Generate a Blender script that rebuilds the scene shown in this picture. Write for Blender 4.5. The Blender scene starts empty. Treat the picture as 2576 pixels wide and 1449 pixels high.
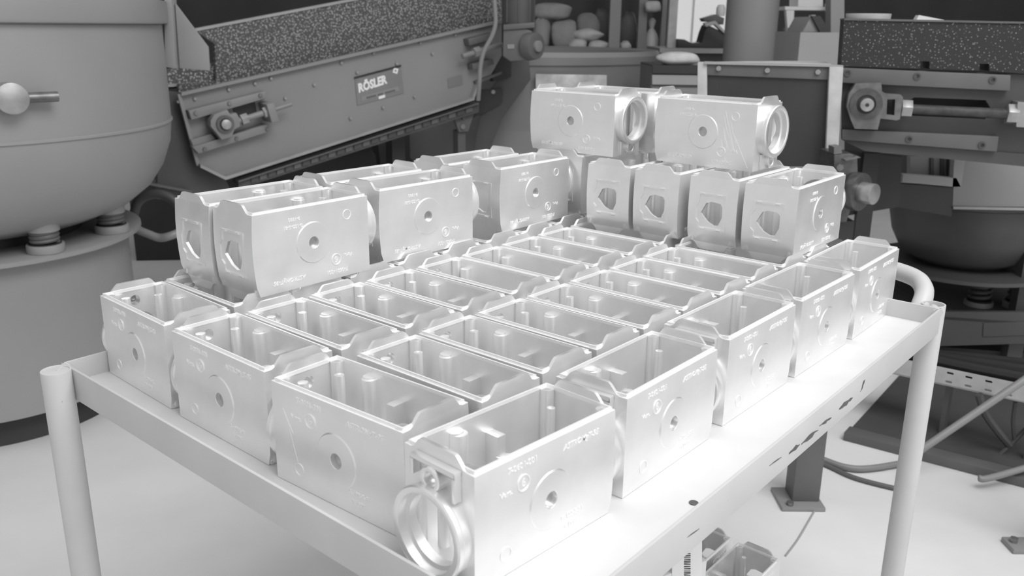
import bpy, bmesh, math, random
from mathutils import Vector, Matrix
from mathutils.geometry import tessellate_polygon
random.seed(4)
SC = bpy.context.scene
C = SC.collection
V = Vector
PI = math.pi

# ------------------------------------------------------------------ camera
F_PX, PITCH, ROLL = 2219.46, -0.2901, 0.0099
CAM = V((0, 0, 1.2824))
_fw = V((0, math.cos(PITCH), math.sin(PITCH)))
_r0 = V((1, 0, 0)); _u0 = _r0.cross(_fw)
_r = _r0 * math.cos(ROLL) + _u0 * math.sin(ROLL)
_u = _u0 * math.cos(ROLL) - _r0 * math.sin(ROLL)
cd = bpy.data.cameras.new('camera')
cd.sensor_width = 36.0
cd.lens = F_PX / 2576 * 36
cd.clip_start = 0.05
cd.dof.use_dof = True
cd.dof.focus_distance = 1.22
cd.dof.aperture_fstop = 9.0
cam = bpy.data.objects.new('camera', cd)
C.objects.link(cam)
cam.matrix_world = Matrix(((_r.x, _u.x, -_fw.x, CAM.x), (_r.y, _u.y, -_fw.y, CAM.y), (_r.z, _u.z, -_fw.z, CAM.z), (0, 0, 0, 1)))
SC.camera = cam
SC.cycles.glossy_bounces = 8
SC.cycles.diffuse_bounces = 5

# ------------------------------------------------------------------ light
w = bpy.data.worlds.new('overcast'); SC.world = w
w.use_nodes = True
w.node_tree.nodes['Background'].inputs[0].default_value = (1, 1, 1, 1)
w.node_tree.nodes['Background'].inputs[1].default_value = 0.52
def area(name, loc, target, sx, sy, energy):
    l = bpy.data.lights.new(name, 'AREA'); l.shape = 'RECTANGLE'; l.size = sx; l.size_y = sy; l.energy = energy
    o = bpy.data.objects.new(name, l); C.objects.link(o); o.location = loc
    o.rotation_euler = (V(target) - V(loc)).to_track_quat('-Z', 'Y').to_euler()
    return o
area('overhead_key', (1.55, 0.1, 4.2), (0.05, 1.25, 0.8), 3.0, 2.2, 112)  # added area light, key from high on the right; no roof opening is built
area('side_fill', (4.6, -1.6, 2.4), (0.2, 1.3, 0.9), 2.4, 1.8, 25)  # added soft fill from behind right, an unseen source with no window modelled
area('window_daylight', (1.97, 8.4, 1.75), (1.97, 0, 1.75), 1.3, 2.0, 16)
vs = SC.view_settings
vs.view_transform = 'Standard'; vs.look = 'None'; vs.gamma = 1.0; vs.use_curve_mapping = False
vs.exposure = 0.27

# ------------------------------------------------------------------ materials
def mat(name, g, rough=0.5, metal=0.0, var=0.08, scale=6.0, bump=0.0, bscale=120.0, rvar=0.0):
    m = bpy.data.materials.new(name); m.use_nodes = True
    nt = m.node_tree; b = nt.nodes['Principled BSDF']
    b.inputs['Roughness'].default_value = rough
    b.inputs['Metallic'].default_value = metal
    tc = nt.nodes.new('ShaderNodeTexCoord')
    n = nt.nodes.new('ShaderNodeTexNoise'); n.inputs['Scale'].default_value = scale; n.inputs['Detail'].default_value = 5
    nt.links.new(tc.outputs['Object'], n.inputs['Vector'])
    r = nt.nodes.new('ShaderNodeMapRange')
    r.inputs['From Min'].default_value = 0.3; r.inputs['From Max'].default_value = 0.7
    r.inputs['To Min'].default_value = g * (1 - var); r.inputs['To Max'].default_value = min(1, g * (1 + var))
    nt.links.new(n.outputs['Fac'], r.inputs['Value'])
    nt.links.new(r.outputs['Result'], b.inputs['Base Color'])
    if rvar:
        r2 = nt.nodes.new('ShaderNodeMapRange')
        r2.inputs['From Min'].default_value = 0.3; r2.inputs['From Max'].default_value = 0.7
        r2.inputs['To Min'].default_value = rough - rvar; r2.inputs['To Max'].default_value = rough + rvar
        nt.links.new(n.outputs['Fac'], r2.inputs['Value']); nt.links.new(r2.outputs['Result'], b.inputs['Roughness'])
    if bump:
        n2 = nt.nodes.new('ShaderNodeTexNoise'); n2.inputs['Scale'].default_value = bscale; n2.inputs['Detail'].default_value = 3
        nt.links.new(tc.outputs['Object'], n2.inputs['Vector'])
        bp = nt.nodes.new('ShaderNodeBump'); bp.inputs['Strength'].default_value = bump; bp.inputs['Distance'].default_value = 0.01
        nt.links.new(n2.outputs['Fac'], bp.inputs['Height']); nt.links.new(bp.outputs['Normal'], b.inputs['Normal'])
    return m
def speckle_mat(name, dark, light, scale, lo, hi):
    m = mat(name, dark, 0.6)
    nt = m.node_tree; b = nt.nodes['Principled BSDF']
    tc = [n for n in nt.nodes if n.type == 'TEX_COORD'][0]
    vo = nt.nodes.new('ShaderNodeTexVoronoi'); vo.inputs['Scale'].default_value = scale
    nt.links.new(tc.outputs['Object'], vo.inputs['Vector'])
    cr = nt.nodes.new('ShaderNodeMapRange'); cr.inputs['From Min'].default_value = lo; cr.inputs['From Max'].default_value = hi
    cr.inputs['To Min'].default_value = 1; cr.inputs['To Max'].default_value = 0
    nt.links.new(vo.outputs['Distance'], cr.inputs['Value'])
    hs = nt.nodes.new('ShaderNodeMath'); hs.operation = 'MULTIPLY'
    nt.links.new(cr.outputs['Result'], hs.inputs[0]); nt.links.new(vo.outputs['Color'], hs.inputs[1])
    mx = nt.nodes.new('ShaderNodeMapRange'); mx.inputs['To Min'].default_value = dark; mx.inputs['To Max'].default_value = light
    nt.links.new(hs.outputs[0], mx.inputs['Value']); nt.links.new(mx.outputs['Result'], b.inputs['Base Color'])
    return m
def worn_paint(name, g, chip, scale=14.0, thr=0.66, rough=0.45):
    m = mat(name, g, rough, var=0.05, scale=9)
    nt = m.node_tree; b = nt.nodes['Principled BSDF']
    tc = [n for n in nt.nodes if n.type == 'TEX_COORD'][0]
    n = nt.nodes.new('ShaderNodeTexNoise'); n.inputs['Scale'].default_value = scale; n.inputs['Detail'].default_value = 8; n.inputs['Roughness'].default_value = 0.7
    nt.links.new(tc.outputs['Object'], n.inputs['Vector'])
    r = nt.nodes.new('ShaderNodeMapRange'); r.inputs['From Min'].default_value = thr; r.inputs['From Max'].default_value = thr + 0.015
    nt.links.new(n.outputs['Fac'], r.inputs['Value'])
    src = b.inputs['Base Color'].links[0].from_socket
    mx = nt.nodes.new('ShaderNodeMix'); mx.data_type = 'FLOAT'
    nt.links.new(r.outputs['Result'], mx.inputs[0]); nt.links.new(src, mx.inputs[2]); mx.inputs[3].default_value = chip
    nt.links.new(mx.outputs[0], b.inputs['Base Color'])
    return m
M = dict(
    alu=mat('cast_aluminium', 0.92, 0.36, 0.72, 0.06, 14, 0.0, 0, 0.06),
    alu_edge=mat('milled_aluminium', 0.95, 0.35, 0.25, 0.03, 60),
    alu_dull=mat('dull_aluminium', 0.55, 0.32, 0.95, 0.1, 22),
    cart=worn_paint('cart_paint', 0.58, 0.13, 26, 0.70),
    tray=worn_paint('tray_paint', 0.68, 0.45, 30, 0.74),
    drum=mat('drum_paint', 0.30, 0.42, 0, 0.05, 3, 0.03, 60),
    panel=mat('panel_paint', 0.25, 0.42, 0, 0.05, 3, 0.03, 60),
    panel_hi=mat('bare_steel_edge', 0.33, 0.38, 0.1, 0.1, 8),
    dark=mat('dark_paint', 0.035, 0.5, 0, 0.15, 5),
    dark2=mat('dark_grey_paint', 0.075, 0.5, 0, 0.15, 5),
    mid=mat('mid_grey_paint', 0.12, 0.5, 0, 0.12, 5),
    steel=mat('worn_steel', 0.20, 0.35, 0.6, 0.25, 30),
    steel_dk=mat('oily_steel', 0.12, 0.35, 0.6, 0.3, 30),
    steel_hi=mat('bright_steel', 0.42, 0.3, 0.7, 0.15, 30),
    rubber=mat('black_rubber', 0.02, 0.5, 0, 0.2, 8),
    pale=mat('pale_painted_wood', 0.50, 0.6, 0, 0.15, 14),
    white=mat('white_board', 0.75, 0.55, 0, 0.05, 4),
    card=mat('grey_cardboard', 0.34, 0.7, 0, 0.05, 4),
    sack=mat('woven_sack', 0.30, 0.8, 0, 0.15, 8, 0.4, 25),
    sack_lt=mat('pale_sack', 0.52, 0.75, 0, 0.2, 10, 0.4, 25),
    cable=mat('grey_cable', 0.22, 0.5, 0, 0.05, 4),
    floor=mat('concrete', 0.70, 0.7, 0, 0.10, 1.6, 0.06, 30),
    wall=mat('dark_hall_wall', 0.05, 0.8, 0, 0.2, 2),
    ceil=mat('hall_ceiling', 0.30, 0.8, 0, 0.1, 2),
    ink=mat('dark_print', 0.06, 0.6), logo=mat('white_print', 0.8, 0.5),
    speck=speckle_mat('granule_lining', 0.07, 0.62, 105, 0.15, 0.55),
    speck2=speckle_mat('dark_speckled_rubber', 0.022, 0.55, 120, 0.05, 0.28),
    chip=mat('bare_chipped_steel', 0.10, 0.6, 0, 0.4, 40),
    vent=mat('patchy_label', 0.5, 0.6, 0, 0.45, 9),
)

# ------------------------------------------------------------------ mesh helpers
class MB:
    def __init__(s): s.v = []; s.f = []
    def add(s, vs_, fs):
        o = len(s.v); s.v += [V(p) for p in vs_]; s.f += [[i + o for i in f] for f in fs]; return s
    def box(s, a, b):
        (x0, y0, z0), (x1, y1, z1) = a, b
        return s.add([(x0,y0,z0),(x1,y0,z0),(x1,y1,z0),(x0,y1,z0),(x0,y0,z1),(x1,y0,z1),(x1,y1,z1),(x0,y1,z1)],
                     [(3,2,1,0),(4,5,6,7),(0,1,5,4),(1,2,6,5),(2,3,7,6),(3,0,4,7)])
    def cyl(s, p0, p1, r0, r1=None, n=20, cap=True):
        r1 = r0 if r1 is None else r1
        p0, p1 = V(p0), V(p1); d = (p1 - p0).normalized()
        a = d.orthogonal().normalized(); b = d.cross(a)
        vs_ = []
        for p, r in ((p0, r0), (p1, r1)):
            for i in range(n):
                t = 2*PI*i/n; vs_.append(p + a*math.cos(t)*r + b*math.sin(t)*r)
        fs = [(i, (i+1) % n, n+(i+1) % n, n+i) for i in range(n)]
        if cap: fs += [tuple(range(n-1, -1, -1)), tuple(range(n, 2*n))]
        return s.add(vs_, fs)
    def pipe(s, p0, p1, ro, ri, n=28):            # hollow tube with end faces
        p0, p1 = V(p0), V(p1); d = (p1-p0).normalized(); a = d.orthogonal().normalized(); b = d.cross(a)
        vs_ = []
        for p, r in ((p0, ro), (p1, ro), (p1, ri), (p0, ri)):
            for i in range(n):
                t = 2*PI*i/n; vs_.append(p + a*math.cos(t)*r + b*math.sin(t)*r)
        fs = [(k*n+i, k*n+(i+1) % n, ((k+1) % 4)*n+(i+1) % n, ((k+1) % 4)*n+i) for k in range(4) for i in range(n)]
        return s.add(vs_, fs)
    def lathe(s, prof, c=(0,0,0), n=48, axis=V((0,0,1)), a=None):
        c = V(c); axis = V(axis).normalized(); a = axis.orthogonal().normalized() if a is None else V(a); b = axis.cross(a)
        m = len(prof); vs_ = []
        for i in range(n):
            t = 2*PI*i/n
            for r, z in prof: vs_.append(c + a*math.cos(t)*r + b*math.sin(t)*r + axis*z)
        fs = [(i*m+k, ((i+1) % n)*m+k, ((i+1) % n)*m+k+1, i*m+k+1) for i in range(n) for k in range(m-1)]
        return s.add(vs_, fs)
    def tube(s, pts, r, n=10, cap=True):
        pts = [V(p) for p in pts]; vs_ = []; prev = None
        for i, p in enumerate(pts):
            d = (pts[min(i+1, len(pts)-1)] - pts[max(i-1, 0)]).normalized()
            a = d.orthogonal().normalized() if prev is None else (prev - d*prev.dot(d)).normalized()
            prev = a; b = d.cross(a)
            rr = r[i] if isinstance(r, (list, tuple)) else r
            for k in range(n):
                t = 2*PI*k/n; vs_.append(p + a*math.cos(t)*rr + b*math.sin(t)*rr)
        m = len(pts)
        fs = [(i*n+k, i*n+(k+1) % n, (i+1)*n+(k+1) % n, (i+1)*n+k) for i in range(m-1) for k in range(n)]
        if cap: fs += [tuple(range(n-1, -1, -1)), tuple(range((m-1)*n, m*n))]
        return s.add(vs_, fs)
    def plate(s, outline, holes, t0, t1, fr):      # 2D outline with holes, extruded t0..t1; fr maps (a,b,c) to space
        polys = [[V((x, y, 0)) for x, y in q] for q in [outline] + list(holes)]
        tris = tessellate_polygon(polys)
        flat = [p for q in polys for p in q]; n = len(flat)
        vs_ = [fr(p.x, p.y, t0) for p in flat] + [fr(p.x, p.y, t1) for p in flat]
        fs = [tuple(t) for t in tris] + [tuple(i+n for i in reversed(t)) for t in tris]
        o = 0
        for q in polys:
            k = len(q)
            fs += [(o+i, o+(i+1) % k, n+o+(i+1) % k, n+o+i) for i in range(k)]; o += k
        return s.add(vs_, fs)
    def mesh(s, name, bevel=0.0, smooth=35, cuts=None, warp=None, tri_ok=True):
        bm = bmesh.new()
        for p in s.v: bm.verts.new(p)
        bm.verts.ensure_lookup_table()
        for f in s.f:
            try: bm.faces.new([bm.verts[i] for i in f])
            except ValueError: pass
        bmesh.ops.remove_doubles(bm, verts=bm.verts, dist=1e-6)
        bmesh.ops.recalc_face_normals(bm, faces=bm.faces)
        if cuts:
            for co, no in cuts:
                bmesh.ops.bisect_plane(bm, geom=bm.verts[:]+bm.edges[:]+bm.faces[:], plane_co=co, plane_no=no)
        if bevel:
            es = [e for e in bm.edges if len(e.link_faces) == 2 and e.calc_face_angle(0) > math.radians(38)]
            bmesh.ops.bevel(bm, geom=es, offset=bevel, segments=2, affect='EDGES', profile=0.6, clamp_overlap=True)
        if warp:
            for v_ in bm.verts: v_.co = warp(v_.co)
        me = bpy.data.meshes.new(name); bm.to_mesh(me); bm.free()
        me.polygons.foreach_set('use_smooth', [True]*len(me.polygons))
        me.set_sharp_from_angle(angle=math.radians(smooth))
        return me
    def build(s, name, m, parent=None, **kw):
        return obj(name, s.mesh(name, **kw), m, parent)
def obj(name, me, m, parent=None):
    if not me.materials: me.materials.append(M[m] if isinstance(m, str) else m)
    o = bpy.data.objects.new(name, me); C.objects.link(o)
    if parent: o.parent = parent
    return o
def tag(o, label=None, cat=None, group=None, kind=None):
    if label: o['label'] = label
    if cat: o['category'] = cat
    if group: o['group'] = group
    if kind: o['kind'] = kind
    return o
def thing(name, label, cat, loc=(0,0,0), group=None):
    o = bpy.data.objects.new(name, None); C.objects.link(o); o.location = loc; o.empty_display_size = 0.05
    return tag(o, label, cat, group)
def dup(root):
    r = root.copy(); C.objects.link(r)
    for ch in list(root.children):
        c = ch.copy(); C.objects.link(c); c.parent = r
        for g in ch.children:
            d = g.copy(); C.objects.link(d); d.parent = c
    return r
def circ(cx, cy, r, n=28, a0=0.0): return [(cx + r*math.cos(a0+2*PI*i/n), cy + r*math.sin(a0+2*PI*i/n)) for i in range(n)]
def rect(x0, y0, x1, y1): return [(x0,y0),(x1,y0),(x1,y1),(x0,y1)]
def text_mb(mb, body, size, fr, depth=0.0006, align='CENTER', shear=0.0, bold=0.0, space=1.0, res=2):
    cu = bpy.data.curves.new('txt', 'FONT'); cu.body = body; cu.size = size; cu.extrude = depth/2; cu.align_x = align; cu.align_y = 'CENTER'
    cu.shear = shear; cu.offset = bold; cu.resolution_u = res; cu.space_character = space
    o = bpy.data.objects.new('txt', cu); C.objects.link(o)
    dg = bpy.context.evaluated_depsgraph_get(); dg.update()
    me = o.evaluated_get(dg).to_mesh()
    mb.add([fr(v_.co.x, v_.co.y, v_.co.z + depth/2) for v_ in me.vertices], [list(p.vertices) for p in me.polygons])
    o.evaluated_get(dg).to_mesh_clear(); bpy.data.objects.remove(o); bpy.data.curves.remove(cu)
    return mb
def smooth_path(pts, k=6):
    pts = [V(p) for p in pts]; out = []
    P = [pts[0]*2-pts[1]] + pts + [pts[-1]*2-pts[-2]]
    for i in range(1, len(P)-2):
        p0, p1, p2, p3 = P[i-1], P[i], P[i+1], P[i+2]
        for j in range(k):
            t = j/k
            out.append(0.5*((2*p1)+(p2-p0)*t+(2*p0-5*p1+4*p2-p3)*t*t+(3*p1-p0-3*p2+p3)*t**3))
    out.append(pts[-1]); return out

# a photo point taken to a real distance: where the ray through it meets the vertical plane y = const
def raydir(px, py): return _fw + _r*((px-1288)/F_PX) + _u*((724.5-py)/F_PX)
def at(px, py, y): d = raydir(px, py); return CAM + d*(y/d.y)
def at_z(px, py, z): d = raydir(px, py); return CAM + d*((z-CAM.z)/d.z)
class Frame:                                   # an upright working plane: a along it, c up it, b behind it
    def __init__(s, o, p_right, level=False):
        s.o = V(o); s.ex = (V(p_right)-s.o).normalized()
        s.ey = V((0,0,1)).cross(s.ex).normalized(); s.ez = s.ex.cross(s.ey).normalized()
        if level: s.ez = V((0,0,1)); s.ex = s.ey.cross(s.ez)
        s.m = Matrix(((s.ex.x,s.ey.x,s.ez.x,s.o.x),(s.ex.y,s.ey.y,s.ez.y,s.o.y),(s.ex.z,s.ey.z,s.ez.z,s.o.z),(0,0,0,1)))
    def hit(s, px, py, b=0.0):
        d = raydir(px, py); q = s.o + s.ey*b
        t = (q-CAM).dot(s.ey)/d.dot(s.ey); p = CAM + d*t - s.o
        return (p.dot(s.ex), p.dot(s.ez))
    def poly(s, pts, b=0.0): return [s.hit(x, y, b) for x, y in pts]
    def p3(s, px, py, b=0.0): a, c = s.hit(px, py, b); return V((a, b, c))
    def place(s, o): o.matrix_world = s.m; return o
XZ = lambda a, b, c: V((a, c, b))               # plate in the local xz plane, thickness along y
XY = lambda a, b, c: V((a, b, c))

# ------------------------------------------------------------------ setting
floor = MB().box((-7, -3, -0.05), (7, 9, 0)).build('floor', 'floor'); tag(floor, kind='structure')
DX0, DX1 = at(1703, 0, 8.0).x, at(1846, 0, 8.0).x
DZ0 = at(1770, 118, 8.0).z
wb = MB().box((-7, 8.0, 0), (DX0, 8.15, 4.2)).box((DX1, 8.0, 0), (7, 8.15, 4.2)).box((DX0, 8.0, 0), (DX1, 8.15, DZ0)).box((DX0, 8.0, 2.4), (DX1, 8.15, 4.2)).build('wall_back', 'wall'); tag(wb, kind='structure')
wl = MB().box((-7, 2.0, 0), (-6.85, 8.0, 4.2)).build('wall_left', 'wall'); tag(wl, kind='structure')
wr = MB().box((6.85, 2.0, 0), (7, 8.0, 4.2)).build('wall_right', 'wall'); tag(wr, kind='structure')
ce = MB().box((-7, 5.0, 4.2), (7, 8.15, 4.3)).build('ceiling', 'ceil'); tag(ce, kind='structure')
wn = MB()
t_ = 0.05
wn.box((DX0-t_, 7.96, DZ0-t_), (DX0, 8.0, 2.45)).box((DX1, 7.96, DZ0-t_), (DX1+t_, 8.0, 2.45)).box((DX0, 7.96, DZ0-t_), (DX1, 8.0, DZ0)).box((DX0, 7.96, 2.4), (DX1, 8.0, 2.45))
wno = wn.build('window_1', 'white'); tag(wno, kind='structure')
xm = DX0 + (DX1-DX0)*0.3
MB().box((xm-0.008, 8.0, DZ0), (xm+0.008, 8.04, 2.4)).build('glazing_bar', 'white', wno)

# ------------------------------------------------------------------ cart
TRAY = 0.80
CX, CY, ANG = 1.1823, -0.4738, 0.71060
def T(u, v, z): # cart coordinates (u along the left rail, v along the right rail, z above the tray) to the hall
    du, dv = u-CX, v-CY
    return V((du*math.cos(ANG)+dv*math.sin(ANG), -du*math.sin(ANG)+dv*math.cos(ANG), TRAY+z))
cart = thing('tool_cart', 'white painted steel cart loaded with shiny metal castings', 'cart', (0, 0, 0))
KL, KN, KR, KB = (-0.028, -0.019), (0.825, -0.024), (0.807, 1.076), (-0.046, 1.076)
def quad_slab(c, z0, z1):
    m_ = MB(); p = [T(u, v, z0) for u, v in c] + [T(u, v, z1) for u, v in c]
    return m_.add(p, [(3,2,1,0),(4,5,6,7),(0,1,5,4),(1,2,6,5),(2,3,7,6),(3,0,4,7)])
INN = [(KL[0]+0.003, KL[1]+0.003), (KN[0]-0.003, KN[1]+0.003), (KR[0]-0.003, KR[1]-0.003), (KB[0]+0.003, KB[1]-0.003)]
quad_slab(INN, -0.006, -0.0005).build('tray_top', 'tray', cart)
cen = V((0.39, 0.53))
def rail(a, b, z0, z1, th=0.004):
    a2, b2 = V(a), V(b); d = (b2-a2).normalized(); n = V((-d.y, d.x))
    if n.dot(cen-a2) < 0: n = -n
    return quad_slab([a, b, tuple(b2+n*th), tuple(a2+n*th)], z0, z1)
for a, b in ((KL, KN), (KN, KR), (KR, KB), (KB, KL)):
    rail(a, b, -0.0155, 0.030).build('rail', 'cart', cart, bevel=0.001)
quad_slab(INN, -0.655, -0.650).build('lower_shelf', 'tray', cart)
for a, b in ((KL, KN), (KN, KR), (KR, KB), (KB, KL)):
    rail(a, b, -0.67, -0.625).build('rail', 'cart', cart, bevel=0.001)
for (u, v), op in (((-0.004, -0.036), 0), ((0.845, -0.045), 0), ((0.789, 1.092), 1), ((-0.03, 1.092), 0)):
    m_ = MB()
    base, top = T(u, v, -TRAY+0.10), T(u, v, 0.031)
    m_.pipe(base, top, 0.0195, 0.0165)
    m_.cyl(T(u, v, 0.0), T(u, v, 0.010 if op else 0.0295), 0.017)
    leg = m_.build('leg', 'cart', cart, bevel=0.0012)
    MB().cyl(T(u, v, -TRAY+0.07), T(u, v, -TRAY+0.12), 0.012).build('stem', 'steel', leg)
    cc = T(u, v, -TRAY+0.045)
    MB().cyl(cc - V((0.014, 0, 0)), cc + V((0.014, 0, 0)), 0.045, n=28).build('wheel', 'rubber', leg, bevel=0.004)
for a in ((-0.004, -0.036), (0.789, 1.092)):
    k = V(KL) if a[0] < 0 else V(KR)
    MB().tube([T(a[0], a[1], 0.022), T(k.x+(0.004 if a[0] < 0 else -0.004), k.y+(0.004 if a[0] < 0 else -0.004), 0.022)], 0.008).build('weld_gusset', 'cart', cart)
CH = Frame(T(KN[0], KN[1], 0.0), T(KR[0], KR[1], 0.0), True)
rnd_ = random.Random(3)
for (x0, y0, x1, y1, wd) in ((1985, 1142, 2012, 1118, 9), (2016, 1118, 2058, 1082, 8), (2062, 1072, 2092, 1050, 4), (2112, 1030, 2146, 1000, 10), (2166, 985, 2176, 955, 8), (1936, 1172, 1966, 1150, 3), (1730, 1352, 1760, 1330, 3)):
    up_, dn_ = [], []
    for i in range(7):
        f = i/6; x, y = x0+(x1-x0)*f, y0+(y1-y0)*f; e = wd*math.sin(PI*min(1, max(0.12, f)))*rnd_.uniform(0.4, 1.0)
        up_.append((x, y-e)); dn_.append((x+rnd_.uniform(-2, 2), y+e*rnd_.uniform(0.3, 1)))
    ch = MB().plate(CH.poly(dn_+up_[::-1], -0.0003), [], -0.0003, 0.0, XZ).build('paint_chip', 'chip', cart)
    ch.matrix_world = CH.m
hl = MB().cyl(T(0, 0, 0), T(0, 0, 0.0006), 0.005, n=16)
q_ = at_z(1745, 1265, TRAY); dq = q_ - T(0, 0, 0)
hl.v = [p+V((dq.x, dq.y, 0)) for p in hl.v]
hl.build('screw_hole', 'chip', cart)
hp = smooth_path([T(0.765, 1.088, -0.02), T(0.765, 1.100, 0.012), T(0.757, 1.140, 0.040), T(0.715, 1.175, 0.052), T(0.6, 1.19, 0.055), T(0.3, 1.19, 0.055), T(0.08, 1.175, 0.052), T(0.01, 1.14, 0.04), T(0.0, 1.10, 0.012), T(0.0, 1.088, -0.02)], 8)
MB().tube(hp, 0.016, 16).build('push_handle', 'cart', cart)

# ------------------------------------------------------------------ the castings
L_, W_, H_ = 0.2, 0.0926, 0.1144
TH, LIP = 0.0048, 0.0056
def casting(kind):
    """kind 'up': round collar end at x=0, collar low; kind 'turned': laid the other way up, collar end at x=L, collar high.
    x along the casting, y across it, z up."""
    up = kind.startswith('up'); plain = kind.endswith('plain')
    t = thing('aluminium_casting', None, 'casting')
    zc = 0.0470 if up else H_-0.0470              # collar axis height
    zb = 0.0985 if up else H_-0.0985              # small boss axis height
    xr = 0.0 if up else L_                        # collar end
    sgn = -1 if up else 1
    bow_amt = 0.0020 if up else 0.0032
    def bow(p, k=1.0):                            # the end with the octagonal opening bulges and tucks in at the foot
        f = max(0, min(1, p.z/H_)); f = f if up or True else f
        o = bow_amt*math.sin(PI*min(1, (1-f)/0.9))
        if f < 0.13: o -= (0.13-f)/0.13*0.0045
        x = p.x
        if up: x = x + o*max(0, (x-(L_-0.03))/0.03)
        else: x = x - o*max(0, (0.03-x)/0.03)
        return V((x, p.y, p.z))
    cuts = [(V((0,0,H_*k)), V((0,0,1))) for k in (0.07, 0.13, 0.3, 0.5, 0.7, 0.85)]
    cx_ = [(V((L_-0.0005 if up else 0.0005, 0, 0)), V((1, 0, 0)))]
    # long walls, the near one with its drilled centre
    bx = 0.102 if up else 0.098
    bz = 0.053 if up else H_-0.053
    n1 = MB().plate(rect(0.004, 0, L_-0.004, H_), [circ(bx, bz, 0.0085, 24)], 0, TH, XZ)
    w1 = n1.build('side_wall', 'alu', t, cuts=cuts+[(V((L_-0.03 if up else 0.03,0,0)), V((1,0,0)))], warp=bow, bevel=0.0)
    MB().plate(rect(0.004, 0, L_-0.004, H_), [], W_-TH, W_, XZ).build('side_wall', 'alu', t, cuts=cuts, warp=bow)
    rb = MB().lathe([(0.0085, 0.002), (0.0085, -0.0008), (0.0090, -0.0013), (0.0290, -0.0013), (0.0305, 0.0001)], (bx, 0, bz), 56, V((0, 1, 0)))
    rb.build('round_boss', 'alu', t, smooth=25)
    MB().cyl((bx, TH*0.95, bz), (bx, TH*1.6, bz), 0.0095, n=24).build('drilled_plug', 'alu_dull', t)
    # end walls with raised tabs
    tabh = 0.0125
    def end_outline(hang):
        top = [(W_, H_), (W_*0.91, H_), (W_*0.86, H_+0.0018), (W_*0.79, H_+tabh-0.0022), (W_*0.755, H_+tabh), (W_*0.27, H_+tabh), (W_*0.235, H_+tabh-0.0022), (W_*0.15, H_+0.0018), (W_*0.10, H_), (0, H_)]
        bot = [(0, 0), (W_*0.10, 0), (W_*0.16, -0.002), (W_*0.24, -0.0105), (W_*0.28, -0.012), (W_*0.74, -0.012), (W_*0.78, -0.0105), (W_*0.86, -0.002), (W_*0.91, 0), (W_, 0)] if hang else [(0, 0), (W_, 0)]
        return list(reversed(top + bot)) if False else bot + top
    ct = 0.0040
    YZ = lambda x0: (lambda a, b, c: V((x0 + c, a, b)))
    # collar end
    x0 = 0.0 if up else L_-ct
    e1 = MB().plate(end_outline(False), [circ(W_/2, zc, 0.0340, 36), circ(W_*0.50, zb, 0.0075, 18)], 0, ct, YZ(x0)).build('end_wall', 'alu', t)
    tag(e1, 'end wall with a big round opening and a small hole')
    cl = MB()
    xa, xb = (0.0005, -0.0175) if up else (L_-0.0005, L_+0.0175)
    cl.lathe([(0.0340, 0), (0.0340, 0.007), (0.0378, 0.0085), (0.0378, 0.0175), (0.0395, 0.0185), (0.0440, 0.0185), (0.0455, 0.0170), (0.0455, 0.0120), (0.0440, 0.0100), (0.0440, 0)], (xr - sgn*0.0005, W_/2, zc), 56, V((sgn, 0, 0)))
    col = cl.build('collar', 'alu', t); tag(col, 'wide round collar standing out from the end')
    sb = MB().lathe([(0.0075, 0), (0.0075, 0.011), (0.0085, 0.012), (0.0115, 0.012), (0.0125, 0.0108), (0.0125, 0)], (xr - sgn*0.0005, W_*0.50, zb), 28, V((sgn, 0, 0)))
    d_ = -1 if up else 1
    sb.box((min(xr, xr+sgn*0.007), W_*0.50-0.0018, min(zb+0.010*-(d_*-1)*0, zb)), (max(xr, xr+sgn*0.007), W_*0.50+0.0018, zb+0.001))
    sb.build('nozzle_boss', 'alu', t)
    lg = MB()                                     # the ledge and cheeks that frame the small boss
    za, zz = (zb-0.014, H_+0.001) if up else (-0.001, zb+0.014)
    xo = xr + sgn*0.009
    x_lo, x_hi = min(xr, xo), max(xr, xo)
    if up:
        lg.box((x_lo, W_*0.17, H_-0.0045), (x_hi, W_*0.80, H_+0.0005))
        lg.box((x_lo, W_*0.17, zb-0.013), (x_hi, W_*0.21, H_-0.0045))
        lg.box((x_lo, W_*0.76, zb-0.004), (x_hi, W_*0.80, H_-0.0045))
    else:
        lg.box((x_lo, W_*0.24, 0.002), (x_lo+0.004, W_*0.62, zb+0.012))
    lg.build('boss_frame', 'alu', t, bevel=0.0008)
    # octagon end
    x1 = L_-ct if up else 0.0
    zo = 0.052 if up else H_-0.060
    oc = [(-0.0215, -0.002), (-0.0115, 0.0165), (-0.002, 0.020), (0.015, 0.0185), (0.0195, 0.013), (0.0195, -0.006), (0.0125, -0.0205), (0.004, -0.0215), (-0.008, -0.016)]
    oc = [(W_*0.5-a, zo+b) for a, b in oc]        # mirrored: seen from outside
    e2 = MB().plate(end_outline(not up), [oc], 0, ct, YZ(x1)).build('end_wall', 'alu', t, cuts=cuts, warp=bow)
    tag(e2, 'end wall with an eight-sided opening')
    out = -1 if not up else 1
    xf = (L_ if up else 0.0)
    fr = MB()
    so = [(0.026, -0.030), (0.026, 0.034), (-0.028, 0.034), (-0.028, 0.020), (-0.034, 0.012), (-0.034, -0.014), (-0.028, -0.020), (-0.028, -0.030)]
    si = [(0.0225, -0.0265), (0.0225, 0.0305), (-0.0245, 0.0305), (-0.0245, 0.018), (-0.0305, 0.010), (-0.0305, -0.012), (-0.0245, -0.018), (-0.0245, -0.0265)]
    g = lambda a, b, c: bow(V((xf + out*c, a, b)))
    fr.plate([(W_*0.5-a, zo+b) for a, b in so], [[(W_*0.5-a, zo+b) for a, b in si]], -0.0002, 0.0011, g)
    fr.build('opening_surround', 'alu', t)
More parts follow.
